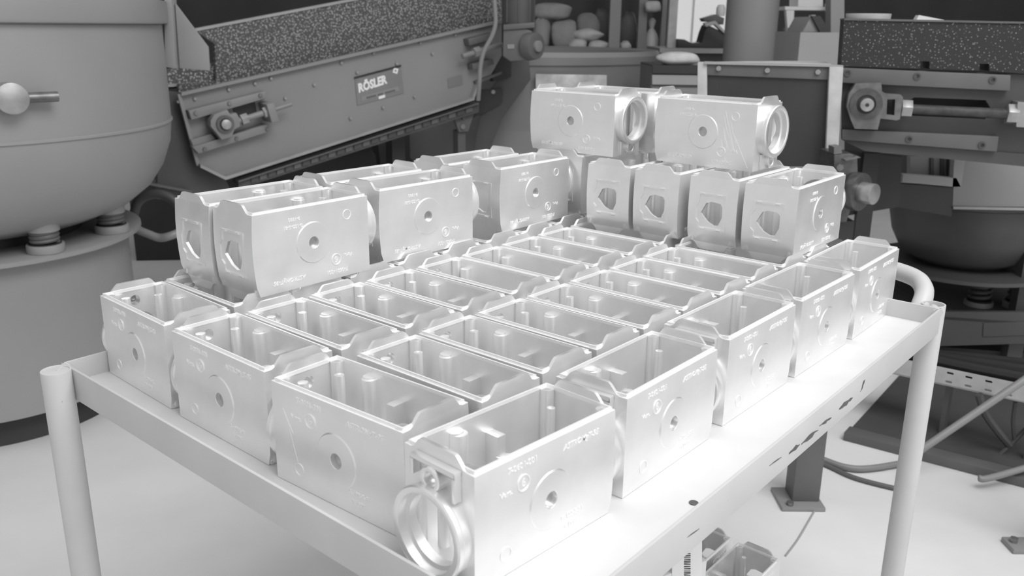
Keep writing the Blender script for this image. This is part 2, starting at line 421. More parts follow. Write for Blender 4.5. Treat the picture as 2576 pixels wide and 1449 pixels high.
    for zz_ in (-0.0285, 0.0325):
        for yy in (-0.017, 0.014):
            MB().cyl(g(W_*0.5-yy-0.004, zo+zz_, 0.001), g(W_*0.5-yy+0.004, zo+zz_, 0.001), 0.0018, n=8).build('lug', 'alu', t)
    # inner lip that stands above the milled edge
    MB().plate(rect(TH*0.55, TH*0.55, L_-TH*0.55, W_-TH*0.55), [rect(TH*0.98, TH*0.98, L_-TH*0.98, W_-TH*0.98)], H_-0.001, H_+LIP*0.62, XY).build('rim_lip', 'alu_edge', t)
    MB().plate(rect(0.0003, 0.0003, L_-0.0003, W_-0.0003), [rect(TH*0.55, TH*0.55, L_-TH*0.55, W_-TH*0.55)], H_-0.0002, H_+0.0004, XY).build('milled_edge', 'alu_edge', t)
    if up:
        MB().plate(rect(TH*0.5, TH*0.5, L_-TH*0.5, W_-TH*0.5), [circ(0.155, 0.045, 0.016, 24)], 0.0, 0.005, XY).build('floor_plate', 'alu', t)
        for xx in (0.03, 0.15):
            for yy in (0.016, W_-0.016): pass
    # posts and pads inside
    z0 = 0.002
    def post(x, y, r, z1, n=16, bl=0.0006): MB().cyl((x, y, z0), (x, y, z1), r, r*0.92, n).build('post', 'alu', t, bevel=bl)
    for x, y in ((TH+0.004, TH+0.004), (L_-TH-0.004, TH+0.004), (TH+0.004, W_-TH-0.004), (L_-TH-0.004, W_-TH-0.004)):
        MB().cyl((x, y, z0), (x, y, H_+0.001), 0.0078, n=20).build('corner_pillar', 'alu', t, bevel=0.0006)
    mx = (lambda x: x) if up else (lambda x: L_-x)
    if not plain:
        post(mx(0.028), W_-0.022, 0.0062, H_-0.008)
        post(mx(0.018), 0.028, 0.0066, H_-0.006)
        post(mx(0.062), W_-TH-0.003, 0.0100, H_-0.008)
        post(mx(0.060), W_-TH-0.001, 0.0085, H_-0.006)
        post(mx(0.062), 0.030, 0.0060, H_-0.040)
        m_ = MB().box((mx(0.108)-0.006, W_-0.022, z0), (mx(0.108)+0.006, W_-TH+0.001, H_-0.022))
        m_.build('post', 'alu', t, bevel=0.0010)
        post(mx(0.114), W_-0.024, 0.0085, H_-0.046)
        MB().box((mx(0.100)-0.0012, W_-0.034, z0), (mx(0.100)+0.0012, W_-0.022, H_-0.042)).build('web', 'alu', t)
        post(mx(0.160), 0.020, 0.0065, H_-0.030)
        post(mx(0.178), W_-0.026, 0.0050, H_-0.012)
    else:
        post(mx(0.030), W_-0.010, 0.0085, H_-0.010)
        post(mx(0.150), 0.022, 0.0060, H_-0.040)
    # cast lettering
    sz = 0.0090
    if up: FR = lambda a, b, c: V((a, -c, b))
    else: FR = lambda a, b, c: V((L_-a, -c, H_-b))
    def lab(body, x, z, s_, **kw):
        text_mb(MB(), body, s_, lambda a, b, c: FR(x+a, z+b, c), **kw).build('lettering', 'alu_edge', t)
    lab('7-0601-001', 0.062, 0.1035, sz*0.95, bold=0.0001)
    lab('ASTROMgT-95', 0.146, 0.1000, sz*0.95, bold=0.0001, shear=0.2)
    lab('Vers.', 0.040, 0.0825, sz*0.9, bold=0.0001)
    lab('G-122-5-81', 0.135, 0.0250, sz*0.8, bold=0.0001)
    lab('9-1993', 0.133, 0.0145, sz*0.8, bold=0.0001)
    bd = MB().plate([(p.x, p.z) for p in [FR(x, z, 0) for x, z in circ(0.063, 0.0855, 0.0085, 24)]], [[(p.x, p.z) for p in [FR(x, z, 0) for x, z in circ(0.063, 0.0855, 0.0075, 24)]]], -0.0009, 0.0002, XZ)
    text_mb(bd, '6', 0.0125, lambda a, b, c: FR(0.063+a, 0.0855+b, c), bold=0.0002)
    bd.build('version_badge', 'alu_edge', t)
    MB().plate([(p.x, p.z) for p in [FR(x, z, 0) for x, z in circ(0.040, 0.022, 0.0075, 24)]], [[(p.x, p.z) for p in [FR(x, z, 0) for x, z in circ(0.040, 0.022, 0.0066, 24)]]], -0.0007, 0.0002, XZ).build('date_ring', 'alu_edge', t)
    return t
protos = {}
def put(kind, axis, u0, v0, z, rot, label, group, sx=1.0):
    if kind not in protos:
        o = protos[kind] = casting(kind)
    else:
        o = dup(protos[kind])
    if axis == 'u': loc = T(u0, v0, z); rz = -ANG
    else:
        wv = V((math.cos(rot), math.sin(rot)))*W_
        loc = T(u0+wv.x, v0+wv.y, z); rz = -ANG+PI/2
    o.location = loc; o.rotation_euler = (0, 0, rz+rot); o.scale = (sx, 1, 1)
    o['label'] = label; o['group'] = group
    return o
R = math.radians
ORD = ['first', 'second', 'third', 'fourth', 'fifth', 'sixth', 'seventh', 'eighth', 'ninth', 'tenth', 'eleventh']
GB, GE, GS, GR, GL = 'castings in rows on the tray', 'castings along the right rail', 'castings of the second layer', 'castings of the top layer', 'castings on the lower shelf'
ROW = 0.1008
front = [(-0.020, 0.042, -2.0, 0.93, 'left corner casting beside the left rail, nearest the cart post'),
         (0.190, 0.033, -0.5, 1, 'second casting along the left rail, between two others'),
         (0.415, 0.023, 2.2, 1, 'third casting along the left rail, next to the near corner casting')]
for c, (u0, v0, rt, sx, lb) in enumerate(front):
    put('up', 'u', u0, v0, 0, R(rt), 'open silver ' + lb, GB, sx)
cols = [(-0.022, 'left', 0.93), (0.198, 'middle', 1), (0.424, 'right', 0.985)]
plain_at = {(1, 4), (1, 5), (1, 8)}
for c, (u0, nm, sx) in enumerate(cols):
    for k in range(1, 10):
        du = random.uniform(-0.002, 0.002); rt = random.uniform(-0.35, 0.35)
        v0 = 0.031 + ROW*k + random.uniform(-0.0012, 0.0012) + (0.007 if (c, k) == (0, 1) else 0)
        lb = {0: 'casting of the %s row from the left rail, under the second-layer line at left', 1: 'open casting in the %s row from the left rail, middle column of the tray', 2: 'open casting in the %s row from the left rail, column beside the right-rail castings'}[c] % ORD[k]
        put('up_plain' if (c, k) in plain_at else 'up', 'u', u0+du, v0, 0, R(rt), lb, GB, sx)
edge = [(0.630, 0.019, -3.0, 'near corner casting whose big round collar faces the viewer'), (0.635, 0.237, 0.6, 'casting on the right rail, second from the near corner'),
        (0.629, 0.470, 0.3, 'casting on the right rail, third from the near corner'), (0.629, 0.686, -0.2, 'casting on the right rail, fourth from the near corner'),
        (0.630, 0.902, 1.2, 'casting at the far end of the right rail, near the push handle')]
for u0, v0, rt, lb in edge: put('up', 'v', u0, v0, 0, R(rt), lb, GE, 0.975)
Z1 = 0.1204; Z2 = 2*Z1
sec = [('turned', 0.076, 0.171, 0.6, 'second-layer casting nearest the viewer, broad side showing its drilled boss'), ('turned', -0.022, 0.168, -0.4, 'second-layer casting at far left, end with eight-sided opening showing'),
       ('turned_plain', 0.060, 0.412, -2.2, 'second casting of the front second-layer line at left'), ('turned_plain', -0.040, 0.395, -1.0, 'second casting of the back second-layer line at left'),
       ('turned_plain', 0.055, 0.695, 0.1, 'third casting of the front second-layer line at left'), ('turned_plain', -0.045, 0.665, -0.5, 'third casting of the back second-layer line at left'),
       ('turned_plain', 0.065, 0.925, 0.0, 'second-layer casting mostly hidden under the top left casting'),
       ('turned', 0.213, 0.869, 1.8, 'leftmost of four second-layer castings with eight-sided openings toward us'), ('turned', 0.316, 0.871, -0.1, 'second from left of four second-layer castings facing us'),
       ('turned', 0.423, 0.882, -0.2, 'third from left of four second-layer castings facing us'), ('turned', 0.528, 0.878, 0.8, 'rightmost of four second-layer castings facing us, lettered side showing')]
for kd, u0, v0, rt, lb in sec: put(kd, 'v', u0, v0, Z1, R(rt), lb, GS)
top = [(0.023, 0.929, 1.2, 'top-layer casting at left, round collar pointing right'), (0.301, 0.958, -1.0, 'top-layer casting at right, scratched side and collar pointing right'), (0.045, 1.035, 1.0, 'top-layer casting behind the left one, only tabs and collar end visible')]
for u0, v0, rt, lb in top: put('turned_plain', 'u', u0, v0, Z2, R(rt), lb, GR)
put('up', 'v', 0.500, 0.840, -0.65, 0, 'right one of two shadowed castings on the lower shelf', GL)
put('up', 'v', 0.393, 0.846, -0.65, 0, 'left one of two shadowed castings on the lower shelf, behind the carton', GL)

def scratch(o, pts, r=0.00022):
    MB().tube([V((x, -0.0001, z)) for x, z in pts], r, 5).build('scratch', 'alu_edge', o)
for o in list(C.objects):
    lb = o.get('label', '')
    if 'third casting along the left rail' in lb:
        for k in range(5): scratch(o, [(0.018+k*0.0018, 0.088-k*0.003), (0.026+k*0.0018, 0.070-k*0.002)])
        scratch(o, [(0.027, 0.066), (0.038, 0.030)])
    if 'scratched side' in lb:
        for k in range(9):
            x = 0.135+random.uniform(0, 0.018); z = 0.03+random.uniform(0, 0.055)
            scratch(o, [(x, z+0.018), (x+0.005, z), (x+0.012, z-0.018)])
        scratch(o, [(0.160, 0.060), (0.190, 0.006)])
M['panel_lt2'] = mat('pale_pipe_paint', 0.26, 0.42, 0, 0.06, 4)
# ------------------------------------------------------------------ vibratory bowl at left
BC = V((-1.80, 2.87, 0))
bowl = thing('vibratory_bowl', 'big grey vibratory finishing bowl standing on springs at left', 'machine', BC)
prof = [(0.15, 0.64), (0.40, 0.650), (0.50, 0.690), (0.57, 0.745), (0.615, 0.81), (0.645, 0.89), (0.654, 0.96), (0.654, 1.27), (0.645, 1.28), (0.63, 1.27), (0.63, 0.98), (0.55, 0.85), (0.15, 0.75)]
MB().lathe(prof, n=96).build('bowl', 'drum', bowl)
MB().lathe([(0.652, 1.272), (0.672, 1.276), (0.676, 1.285), (0.676, 1.345), (0.652, 1.35), (0.63, 1.34), (0.63, 1.272)], n=96).build('rim', 'drum', bowl)
MB().lathe([(0.652, 0.953), (0.658, 0.957), (0.658, 0.963), (0.652, 0.967)], n=96).build('weld_seam', 'drum', bowl)
MB().lathe([(0.46, 0.595), (0.473, 0.595), (0.473, 0.10), (0.44, 0.10), (0.44, 0.595)], n=80).build('base_drum', 'drum', bowl)
MB().lathe([(0.30, 0.606), (0.512, 0.606), (0.519, 0.602), (0.519, 0.590), (0.512, 0.586), (0.30, 0.586), (0.30, 0.606)], n=80).build('base_flange', 'drum', bowl)
MB().lathe([(0.2, 0.105), (0.40, 0.105), (0.42, 0.0), (0.2, 0.0)], n=60).build('foot_ring', 'dark', bowl)
MB().lathe([(0.1, 0.60), (0.33, 0.60), (0.33, 0.66), (0.1, 0.66)], n=40).build('drive_housing', 'dark', bowl)
def coil_unit(parent, c, z0, z1, rc, n_turn=3.2):
    x, y = c; h = z1-z0
    s_ = MB().cyl((x, y, z0), (x, y, z0+h*0.26), rc*1.22, n=24).build('spring_cup', 'drum', parent, bevel=0.003)
    MB().cyl((x, y, z1-h*0.34), (x, y, z1), rc*1.05, n=24).build('spring_cap', 'drum', parent)
    MB().cyl((x, y, z0+h*0.25), (x, y, z0+h*0.29), rc*1.05, n=20).build('rubber_pad', 'rubber', parent)
    pts = []
    for i in range(int(n_turn*14)+1):
        t = i/14*2*PI; f = i/(n_turn*14)
        pts.append((x+math.cos(t)*rc*0.82, y+math.sin(t)*rc*0.82, z0+h*0.28+f*h*0.40))
    MB().tube(pts, rc*0.17, 8).build('coil_spring', 'mid', parent)
for px, zz in ((112, 0), (285, 0)):
    p = at(px, 560, 3.0)
    ang = None
    # where the sight line meets the spring circle of the base
    d = raydir(px, 600); dh = V((d.x, d.y)).normalized(); o2 = -V((BC.x, BC.y)); rs = 0.462
    bq = o2.dot(dh); tt = -bq - math.sqrt(max(0.0, bq*bq - o2.dot(o2) + rs*rs))
    q = o2 + dh*tt
    coil_unit(bowl, (q.x, q.y), 0.606, 0.706, 0.044)
for a in (0.9, 1.9, 2.9, 3.9): coil_unit(bowl, (math.cos(a)*0.462, math.sin(a)*0.462), 0.606, 0.706, 0.044)
def on_bowl(px, py, r):
    d = raydir(px, py); dh = V((d.x, d.y)); o2 = -V((BC.x, BC.y))
    A_, B_, C_ = dh.dot(dh), o2.dot(dh), o2.dot(o2)-r*r
    t = (-B_-math.sqrt(max(0, B_*B_-A_*C_)))/A_
    return CAM + d*t - BC
k0 = on_bowl(20, 246, 0.654); nrm = V((k0.x, k0.y, 0)).normalized()
tg = V((-nrm.y, nrm.x, 0)); tg = tg if tg.x > 0 else -tg
kb = MB().cyl(k0 - nrm*0.01, k0 + nrm*0.045, 0.042, n=28).build('clamp_knob', 'steel_hi', bowl, bevel=0.004)
MB().cyl(k0 + nrm*0.03 + tg*0.04, k0 + nrm*0.03 + tg*0.115, 0.014, n=16).build('clamp_bar', 'steel', kb)
bf = Frame(at(425, 100, 3.12), at(525, 100, 3.12), True)
gq = bf.poly([(424, -25), (440, 20), (447, 165), (420, 165)])
MB().plate(bf.poly([(440, 8), (523, 118), (527, 178), (452, 172)]), [], 0, 0.012, XZ).build('bracket_plate', 'drum', bowl, bevel=0.003).matrix_basis = Matrix.Translation(-BC) @ bf.m
MB().plate(bf.poly([(418, -30), (436, -12), (446, 172), (420, 168)]), [], -0.02, 0.03, XZ).build('flange_plate', 'drum', bowl, bevel=0.003).matrix_basis = Matrix.Translation(-BC) @ bf.m

# ------------------------------------------------------------------ inclined separator conveyor
cf = Frame(at(560, 445, 3.75), at(1190, 247, 4.45))
conv = thing('separator_conveyor', 'inclined grey separator conveyor with maker plate and speckled lining', 'conveyor'); cf.place(conv)
MB().plate(cf.poly([(447, 238), (1262, 52), (1262, 140), (1235, 188), (1195, 205), (1180, 246), (560, 444), (497, 414)]), [], 0, 0.012, XZ).build('side_panel', 'panel', conv)
MB().plate(cf.poly([(560, 441), (1182, 244), (1182, 250), (560, 449)]), [], -0.045, 0.0, XZ).build('lower_flange', 'panel_hi', conv)
MB().plate(cf.poly([(1180, 246), (1195, 206), (1199, 207), (1185, 250)]), [], -0.03, 0.0, XZ).build('end_flange', 'panel_hi', conv)
MB().plate(cf.poly([(497, 410), (560, 441), (560, 449), (497, 418)]), [], -0.045, 0.0, XZ).build('corner_flange', 'panel_hi', conv)
MB().plate(cf.poly([(452, 232), (1262, 48), (1262, 55), (452, 240)]), [], -0.03, 0.0, XZ).build('upper_flange', 'panel', conv)
MB().plate(cf.poly([(444, 238), (452, 236), (500, 412), (492, 416)]), [], -0.02, 0.0, XZ).build('end_flange', 'panel', conv)
# lining of the trough behind the panel
MB().plate(cf.poly([(492, 77), (905, -2), (1290, -75), (1290, 48), (545, 214), (540, 110)], 0.10), [], 0.10, 0.13, XZ).build('lined_wall', 'speck', conv)
MB().plate(cf.poly([(490, 72), (1290, -80), (1290, -75), (492, 79)], 0.10), [], 0.095, 0.14, XZ).build('lining_edge', 'panel_hi', conv)
MB().plate(cf.poly([(395, 178), (545, 158), (545, 214), (395, 226)], 0.14), [], 0.14, 0.17, XZ).build('lined_chute', 'speck', conv)
MB().plate(cf.poly([(395, 213), (545, 206), (545, 211), (395, 219)], 0.12), [], 0.09, 0.14, XZ).build('chute_edge', 'panel_hi', conv)
MB().plate(cf.poly([(450, 212), (545, 205), (545, 235), (450, 248)], 0.05), [], 0.05, 0.08, XZ).build('lined_chute', 'speck', conv)
MB().plate(cf.poly([(395, 225), (450, 232), (500, 420), (565, 450), (590, 500), (395, 500)], 0.06), [], 0.05, 0.09, XZ).build('feed_chute', 'dark2', conv)
MB().plate(cf.poly([(330, 450), (480, 478), (480, 484), (330, 456)], 0.02), [], 0.0, 0.04, XZ).build('frame_bar', 'mid', conv)
# belt underneath
MB().plate(cf.poly([(560, 449), (1200, 246), (1200, 262), (600, 462)], 0.06), [], 0.05, 0.5, XZ).build('belt', 'rubber', conv)
MB().plate(cf.poly([(600, 455), (1205, 258), (1205, 262), (600, 459)], -0.02), [], -0.02, 0.03, XZ).build('frame_beam_edge', 'mid', conv)
MB().plate(cf.poly([(600, 459), (1205, 262), (1205, 282), (600, 476)], 0.0), [], 0.0, 0.03, XZ).build('frame_beam', 'dark2', conv)
for i in range(26):
    f = i/25; x = 640+f*540; y = 463-(x-600)*0.3256
    MB().plate(cf.poly([(x-8, y-1), (x+8, y-6), (x+8, y+6), (x-8, y+11)], -0.004), [], -0.006, 0.0, XZ).build('belt_cleat', 'mid' if i % 2 else 'dark2', conv)
# supports
def upright(name, m, parent, fr, px0, px1, py, zbot, b0, b1):
    a0, c1 = fr.hit(px0, py, b0); a1, _ = fr.hit(px1, py, b0)
    mb = MB(); inv = fr.m.inverted()
    for (a, b) in ((a0, b0), (a1, b0), (a1, b1), (a0, b1)):
        p = fr.m @ V((a, b, c1)); mb.v.append(inv @ V((p.x, p.y, zbot)))
    for (a, b) in ((a0, b0), (a1, b0), (a1, b1), (a0, b1)): mb.v.append(V((a, b, c1)))
    mb.f += [[3,2,1,0],[4,5,6,7],[0,1,5,4],[1,2,6,5],[2,3,7,6],[3,0,4,7]]
    return mb.build(name, m, parent)
upright('support_post', 'dark', conv, cf, 985, 1020, 330, 0, 0.15, 0.22)
upright('support_post', 'dark', conv, cf, 470, 520, 440, 0, 0.15, 0.22)
upright('support_post', 'mid', conv, cf, 1152, 1172, 330, 0, 0.05, 0.10)
MB().plate(cf.poly([(1138, 282), (1200, 262), (1178, 330), (1155, 332)], 0.03), [], 0.03, 0.05, XZ).build('gusset_plate', 'mid', conv)
def bolt(fr, px, py, r, parent, m='panel_hi', b=0.0, h=0.012, name='bolt'):
    a, c = fr.hit(px, py, b)
    MB().cyl((a, b+0.002, c), (a, b-h, c), r, r*0.85, n=6 if r > 0.012 else 8).build(name, m, parent)
for x, y in ((489, 248), (574, 225), (680, 197), (789, 213), (448, 256), (938, 134), (996, 160), (1086, 135), (1143, 88), (1190, 73), (1055, 108), (897, 182), (1041, 243), (962, 270), (880, 297), (716, 247), (640, 210), (857, 158)):
    bolt(cf, x, y, 0.007, conv)
bolt(cf, 1162, 318, 0.016, conv, 'steel_hi', 0.03); bolt(cf, 1164, 297, 0.008, conv, 'steel', 0.03)
# belt tensioner at the low end
ten = 'panel_lt'
M['panel_lt'] = mat('lighter_machine_paint', 0.24, 0.42, 0, 0.06, 4)
MB().plate(cf.poly([(474, 278), (668, 229), (672, 247), (482, 302)], -0.05), [], -0.05, 0.0, XZ).build('guide_rail', ten, conv, bevel=0.004)
MB().plate(cf.poly([(484, 370), (672, 312), (676, 332), (500, 387)], -0.05), [], -0.05, 0.0, XZ).build('guide_rail', ten, conv, bevel=0.004)
MB().plate(cf.poly([(480, 352), (530, 337), (545, 352), (488, 372)], -0.03), [], -0.03, 0.0, XZ).build('guide_block', ten, conv)
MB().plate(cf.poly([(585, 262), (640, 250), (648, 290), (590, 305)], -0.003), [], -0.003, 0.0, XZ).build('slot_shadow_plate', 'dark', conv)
for x, y in ((493, 285), (577, 260), (655, 240), (515, 376), (595, 349), (673, 326)): bolt(cf, x, y, 0.010, conv, 'steel', -0.05, 0.006)
hq = cf.poly([(540, 288), (572, 276), (580, 288), (595, 284), (602, 296), (605, 318), (590, 326), (584, 344), (558, 352), (545, 335), (530, 318), (530, 303)], -0.09)
bh = MB().plate(hq, [], -0.09, -0.03, XZ).build('bearing_housing', ten, conv, bevel=0.006)
a, c = cf.hit(566, 312, -0.09)
MB().pipe((a, -0.10, c), (a, -0.08, c), 0.036, 0.024).build('bearing_ring', 'mid', bh)
MB().cyl((a, -0.115, c), (a, -0.08, c), 0.021, n=20).build('shaft_end', 'steel_hi', bh, bevel=0.003)
p0, p1 = cf.p3(588, 308, -0.075), cf.p3(733, 262, -0.075)
MB().tube([p0, p0.lerp(p1, 0.62)], 0.013, 14).build('threaded_rod', ten, conv)
MB().tube([p0.lerp(p1, 0.6), p1], 0.009, 14).build('rod_tip', ten, conv)
for f in (0.12, 0.50):
    q = p0.lerp(p1, f); d = (p1-p0).normalized()
    MB().cyl(q, q+d*0.03, 0.024, n=6).build('nut', 'steel_hi', conv, bevel=0.002)
q = p0.lerp(p1, 0.60)
MB().box((q.x-0.012, -0.11, q.z-0.045), (q.x+0.022, 0.0, q.z+0.035)).build('rod_lug', ten, conv, bevel=0.004)
# maker plate
npl = MB().plate(cf.poly([(893, 200), (1009, 169), (1016, 234), (899, 265)], -0.004), [], -0.004, 0.0, XZ).build('maker_plate', 'plate_grey' if 'plate_grey' in M else 'panel', conv)
M['plate_grey'] = mat('maker_plate_grey', 0.21, 0.4)
npl.data.materials[0] = M['plate_grey']
MB().plate(cf.poly([(891, 194), (1009, 163), (1009, 167), (891, 198)], -0.005), [], -0.006, -0.004, XZ).build('black_strip', 'rubber', npl)
MB().plate(cf.poly([(908, 243), (1002, 217), (1004, 228), (910, 255)], -0.005), [], -0.0055, -0.004, XZ).build('print_band', 'panel_lt', npl)
ta0, tc0 = cf.hit(900, 224, -0.005); ta1, tc1 = cf.hit(972, 200, -0.005)
tl = math.hypot(ta1-ta0, tc1-tc0); ex2 = V((ta1-ta0, 0, tc1-tc0))/tl; ez2 = V((-ex2.z, 0, ex2.x))
tm = MB()
text_mb(tm, 'R\u00d6SLER', 0.052, lambda a, b, c: V((ta0, 0, tc0)) + ex2*a*1.0 + ez2*b + V((0, -0.0045-c*0.5, 0)), align='LEFT', shear=0.22, bold=0.0026)
xs = [v_.x for v_ in tm.v]; k = (tl)/(max(xs)-min(xs)); x_0 = min(xs)
for v_ in tm.v:
    rel = v_ - V((ta0, 0, tc0)); al = rel.dot(ex2); up_ = rel.dot(ez2)
    nv = V((ta0, 0, tc0)) + ex2*al*k + ez2*up_; nv.y = v_.y; v_.x, v_.y, v_.z = nv.x, nv.y, nv.z
tm.build('maker_name', 'logo', npl)
a, c = cf.hit(995, 178, -0.005)
MB().plate(circ(a, c, 0.017, 4, 0.3), [circ(a, c, 0.006, 4, 0.3)], -0.0055, -0.004, XZ).build('diamond_logo', 'logo', npl)
MB().plate(cf.poly([(952, 243), (968, 238), (969, 245), (953, 250)], -0.005), [], -0.006, -0.004, XZ).build('sticker', 'logo', npl)
for xa_, xb_ in ((922, 946), (950, 964), (968, 994)):
    ya_, yb_ = 246-(xa_-922)*0.27, 246-(xb_-922)*0.27
    MB().plate(cf.poly([(xa_, ya_-2), (xb_, yb_-2), (xb_, yb_+3), (xa_, ya_+3)], -0.0056), [], -0.006, -0.0055, XZ).build('print_block', 'mid', npl)
MB().plate(cf.poly([(1126, 198), (1162, 188), (1164, 212), (1128, 222)], -0.002), [], -0.003, 0.0, XZ).build('rating_plate', 'plate_grey', conv)
# tensioner at the high end
MB().plate(cf.poly([(1178, 98), (1240, 82), (1242, 98), (1182, 115)], -0.05), [], -0.05, 0.0, XZ).build('guide_rail', 'mid', conv, bevel=0.004)
MB().plate(cf.poly([(1188, 160), (1240, 148), (1244, 162), (1190, 176)], -0.05), [], -0.05, 0.0, XZ).build('guide_rail', 'mid', conv, bevel=0.004)
p0, p1 = cf.p3(1163, 142, -0.07), cf.p3(1262, 112, -0.07)
MB().tube([p0, p1], 0.013, 14).build('threaded_rod', ten, conv)
q = p0.lerp(p1, 0.28); d = (p1-p0).normalized()
MB().cyl(q, q+d*0.035, 0.026, n=6).build('nut', ten, conv, bevel=0.002)
MB().plate(cf.poly([(1195, 205), (1262, 180), (1262, 186), (1199, 212)], -0.02), [], -0.02, 0.0, XZ).build('end_flange', 'mid', conv)
MB().plate(cf.poly([(1240, 60), (1300, 48), (1300, 190), (1240, 205)], 0.02), [], 0.02, 0.05, XZ).build('head_plate', 'dark', conv)
# gear motor
gm = thing('gear_motor', 'grey gear motor with round shaft cover at conveyor head', 'motor')
gf = Frame(at(1265, 80, 4.25), at(1350, 80, 4.25), True); gf.place(gm)
MB().plate(gf.poly([(1266, 72), (1322, 70), (1340, 78), (1342, 130), (1322, 153), (1284, 155), (1264, 142)]), [], 0, 0.16, XZ).build('gear_case', 'mid', gm, bevel=0.012)
MB().plate(gf.poly([(1266, 62), (1345, 56), (1345, 70), (1266, 76)]), [], -0.01, 0.17, XZ).build('case_flange', 'mid', gm, bevel=0.004)
a0, c0 = gf.hit(1304, 62); a1, c1 = gf.hit(1304, -60)
MB().cyl((a0, 0.08, c0), (a0, 0.08, c1), 0.075, n=28).build('motor_body', 'dark2', gm)
for i in range(8):
    t = i/8*2*PI
    MB().box((a0+math.cos(t)*0.075-0.003, 0.08+math.sin(t)*0.075-0.003, c0+0.01), (a0+math.cos(t)*0.075+0.003, 0.08+math.sin(t)*0.075+0.003, c1)).build('cooling_fin', 'dark2', gm)
a, c = gf.hit(1330, 116, 0.0)
dn = V((0.75, -0.66, 0))
cv = MB().cyl(V((a, 0.03, c)) , V((a, 0.03, c)) + dn*0.05, 0.068, 0.060, n=28).build('shaft_cover', 'mid', gm, bevel=0.006)
MB().cyl(V((a, 0.03, c))+dn*0.045, V((a, 0.03, c))+dn*0.065, 0.026, n=18).build('shaft_end', 'panel_lt', cv, bevel=0.003)
MB().plate(gf.poly([(1276, 112), (1294, 111), (1294, 122), (1277, 123)]), [], -0.004, 0.0, XZ).build('rating_plate', 'panel', gm)
cb = MB().tube(smooth_path([at(1241, -30, 4.1), at(1246, 30, 4.1), at(1246, 62, 4.1), at(1237, 92, 4.1), at(1218, 128, 4.1), at(1209, 165, 4.1), at(1206, 210, 4.1), at(1203, 252, 4.12)], 6), 0.010, 10).build('hanging_cable', 'cable')
tag(cb, 'pale cable hanging down in front of the conveyor head', 'cable')

# black media bin standing under the conveyor
mb_f = Frame(at(330, 600, 4.75), at(980, 600, 4.9), True)
mbin = thing('media_bin', 'black media bin standing under the inclined conveyor', 'bin'); mb_f.place(mbin)
zf = -mb_f.m.translation.z
pq = mb_f.poly([(320, 462), (560, 440), (925, 362), (945, 388)])
MB().plate([(pq[0][0], zf)]+[pq[0], pq[1], pq[2], pq[3]]+[(pq[3][0]+0.05, zf)], [], 0, 0.35, XZ).build('bin_body', 'rubber', mbin, bevel=0.006)
MB().tube([V((p[0], -0.01, p[1])) for p in (pq[0], pq[1], pq[2])], 0.014, 10).build('bin_rim', 'dark2', mbin)
hs_ = MB().tube(smooth_path([at(340, 575, 3.3), at(372, 588, 3.3), at(402, 598, 3.3), at(432, 592, 3.3), at(470, 575, 3.35)], 6), 0.016, 12).build('bent_pipe', 'panel_lt2')
tag(hs_, 'bent pale grey pipe beside the vibratory bowl springs', 'pipe')
hg = MB().tube(smooth_path([at(335, 545, 3.35), at(350, 505, 3.35), at(390, 488, 3.35), at(430, 498, 3.35), at(462, 530, 3.35)], 6), 0.018, 12).build('black_hose', 'dark2')
tag(hg, 'arched black hose behind the vibratory bowl springs', 'hose')

# ------------------------------------------------------------------ grey tub behind, with its discharge hopper
TX, TY = at(1330, 300, 5.5).x, 5.5
tub = thing('round_tub', 'large round grey tub with rolled rim behind top castings', 'tub', (TX, TY, 0))
tr = at(1650, 200, TY).x - TX
MB().lathe([(0.1, 0.30), (tr*0.86, 0.30), (tr*0.93, 0.45), (tr*0.97, 1.02), (tr*0.985, 1.07), (tr, 1.08), (tr*1.01, 1.12), (tr*0.99, 1.145), (tr*0.95, 1.13), (tr*0.95, 0.5), (0.1, 0.4)], n=96).build('tub_shell', 'panel', tub)
MB().lathe([(0.1, 0.0), (tr*0.7, 0.0), (tr*0.7, 0.3), (0.1, 0.3)], n=60).build('tub_base', 'dark2', tub)
tf = Frame(at(1350, 200, TY-tr-0.02), at(1525, 200, TY-tr-0.02), True)
lbp = MB().plate(tf.poly([(1348, 186), (1526, 189), (1526, 232), (1348, 232)]), [], -0.003, 0.006, XZ).build('patchy_label', 'vent')
tf.place(lbp); tag(lbp, 'pale patchy label strip on the front of the grey tub', 'label')
hop = thing('discharge_hopper', 'dark grey sloping hopper in front of the grey tub', 'hopper')
hf = Frame(at(1240, 300, 4.6), at(1340, 300, 4.6), True); hf.place(hop)
MB().plate(hf.poly([(1330, 140), (1335, 200), (1262, 300), (1210, 430), (1180, 430), (1215, 250), (1290, 150)]), [], 0, 0.05, XZ).build('side_plate', 'dark2', hop, bevel=0.004)
MB().plate(hf.poly([(1185, 228), (1262, 222), (1262, 260), (1185, 300)], -0.02), [], -0.02, 0.0, XZ).build('cross_plate', 'dark', hop)
bolt(hf, 1241, 231, 0.012, hop, 'panel_hi', -0.02)

# ------------------------------------------------------------------ storage rack with sacks
rk = thing('storage_rack', 'grey steel storage rack with bags at the back', 'rack', (0, 0, 0))
RY = 6.9
def wpost(name, m, parent, px0, px1, y, z0, z1, dep=0.06):
    x0, x1 = at(px0, 60, y).x, at(px1, 60, y).x
    return MB().box((x0, y, z0), (x1, y+dep, z1)).build(name, m, parent)
sz_ = at(1500, 130, RY).z
wpost('upright', 'card', rk, 1534, 1561, RY, 0, 3.0)
wpost('upright', 'panel', rk, 1606, 1627, RY, 0, 3.0)
wpost('upright', 'panel', rk, 1664, 1676, RY, 0, 3.0)
xa, xb = at(1300, 130, RY).x, at(1676, 130, RY).x
MB().box((xa, RY-0.05, sz_-0.04), (xb, RY+0.75, sz_)).build('shelf_board', 'dark2', rk)
MB().box((xa, RY+0.75, 0), (xb, RY+0.78, 3.0)).build('back_sheet', 'dark', rk)
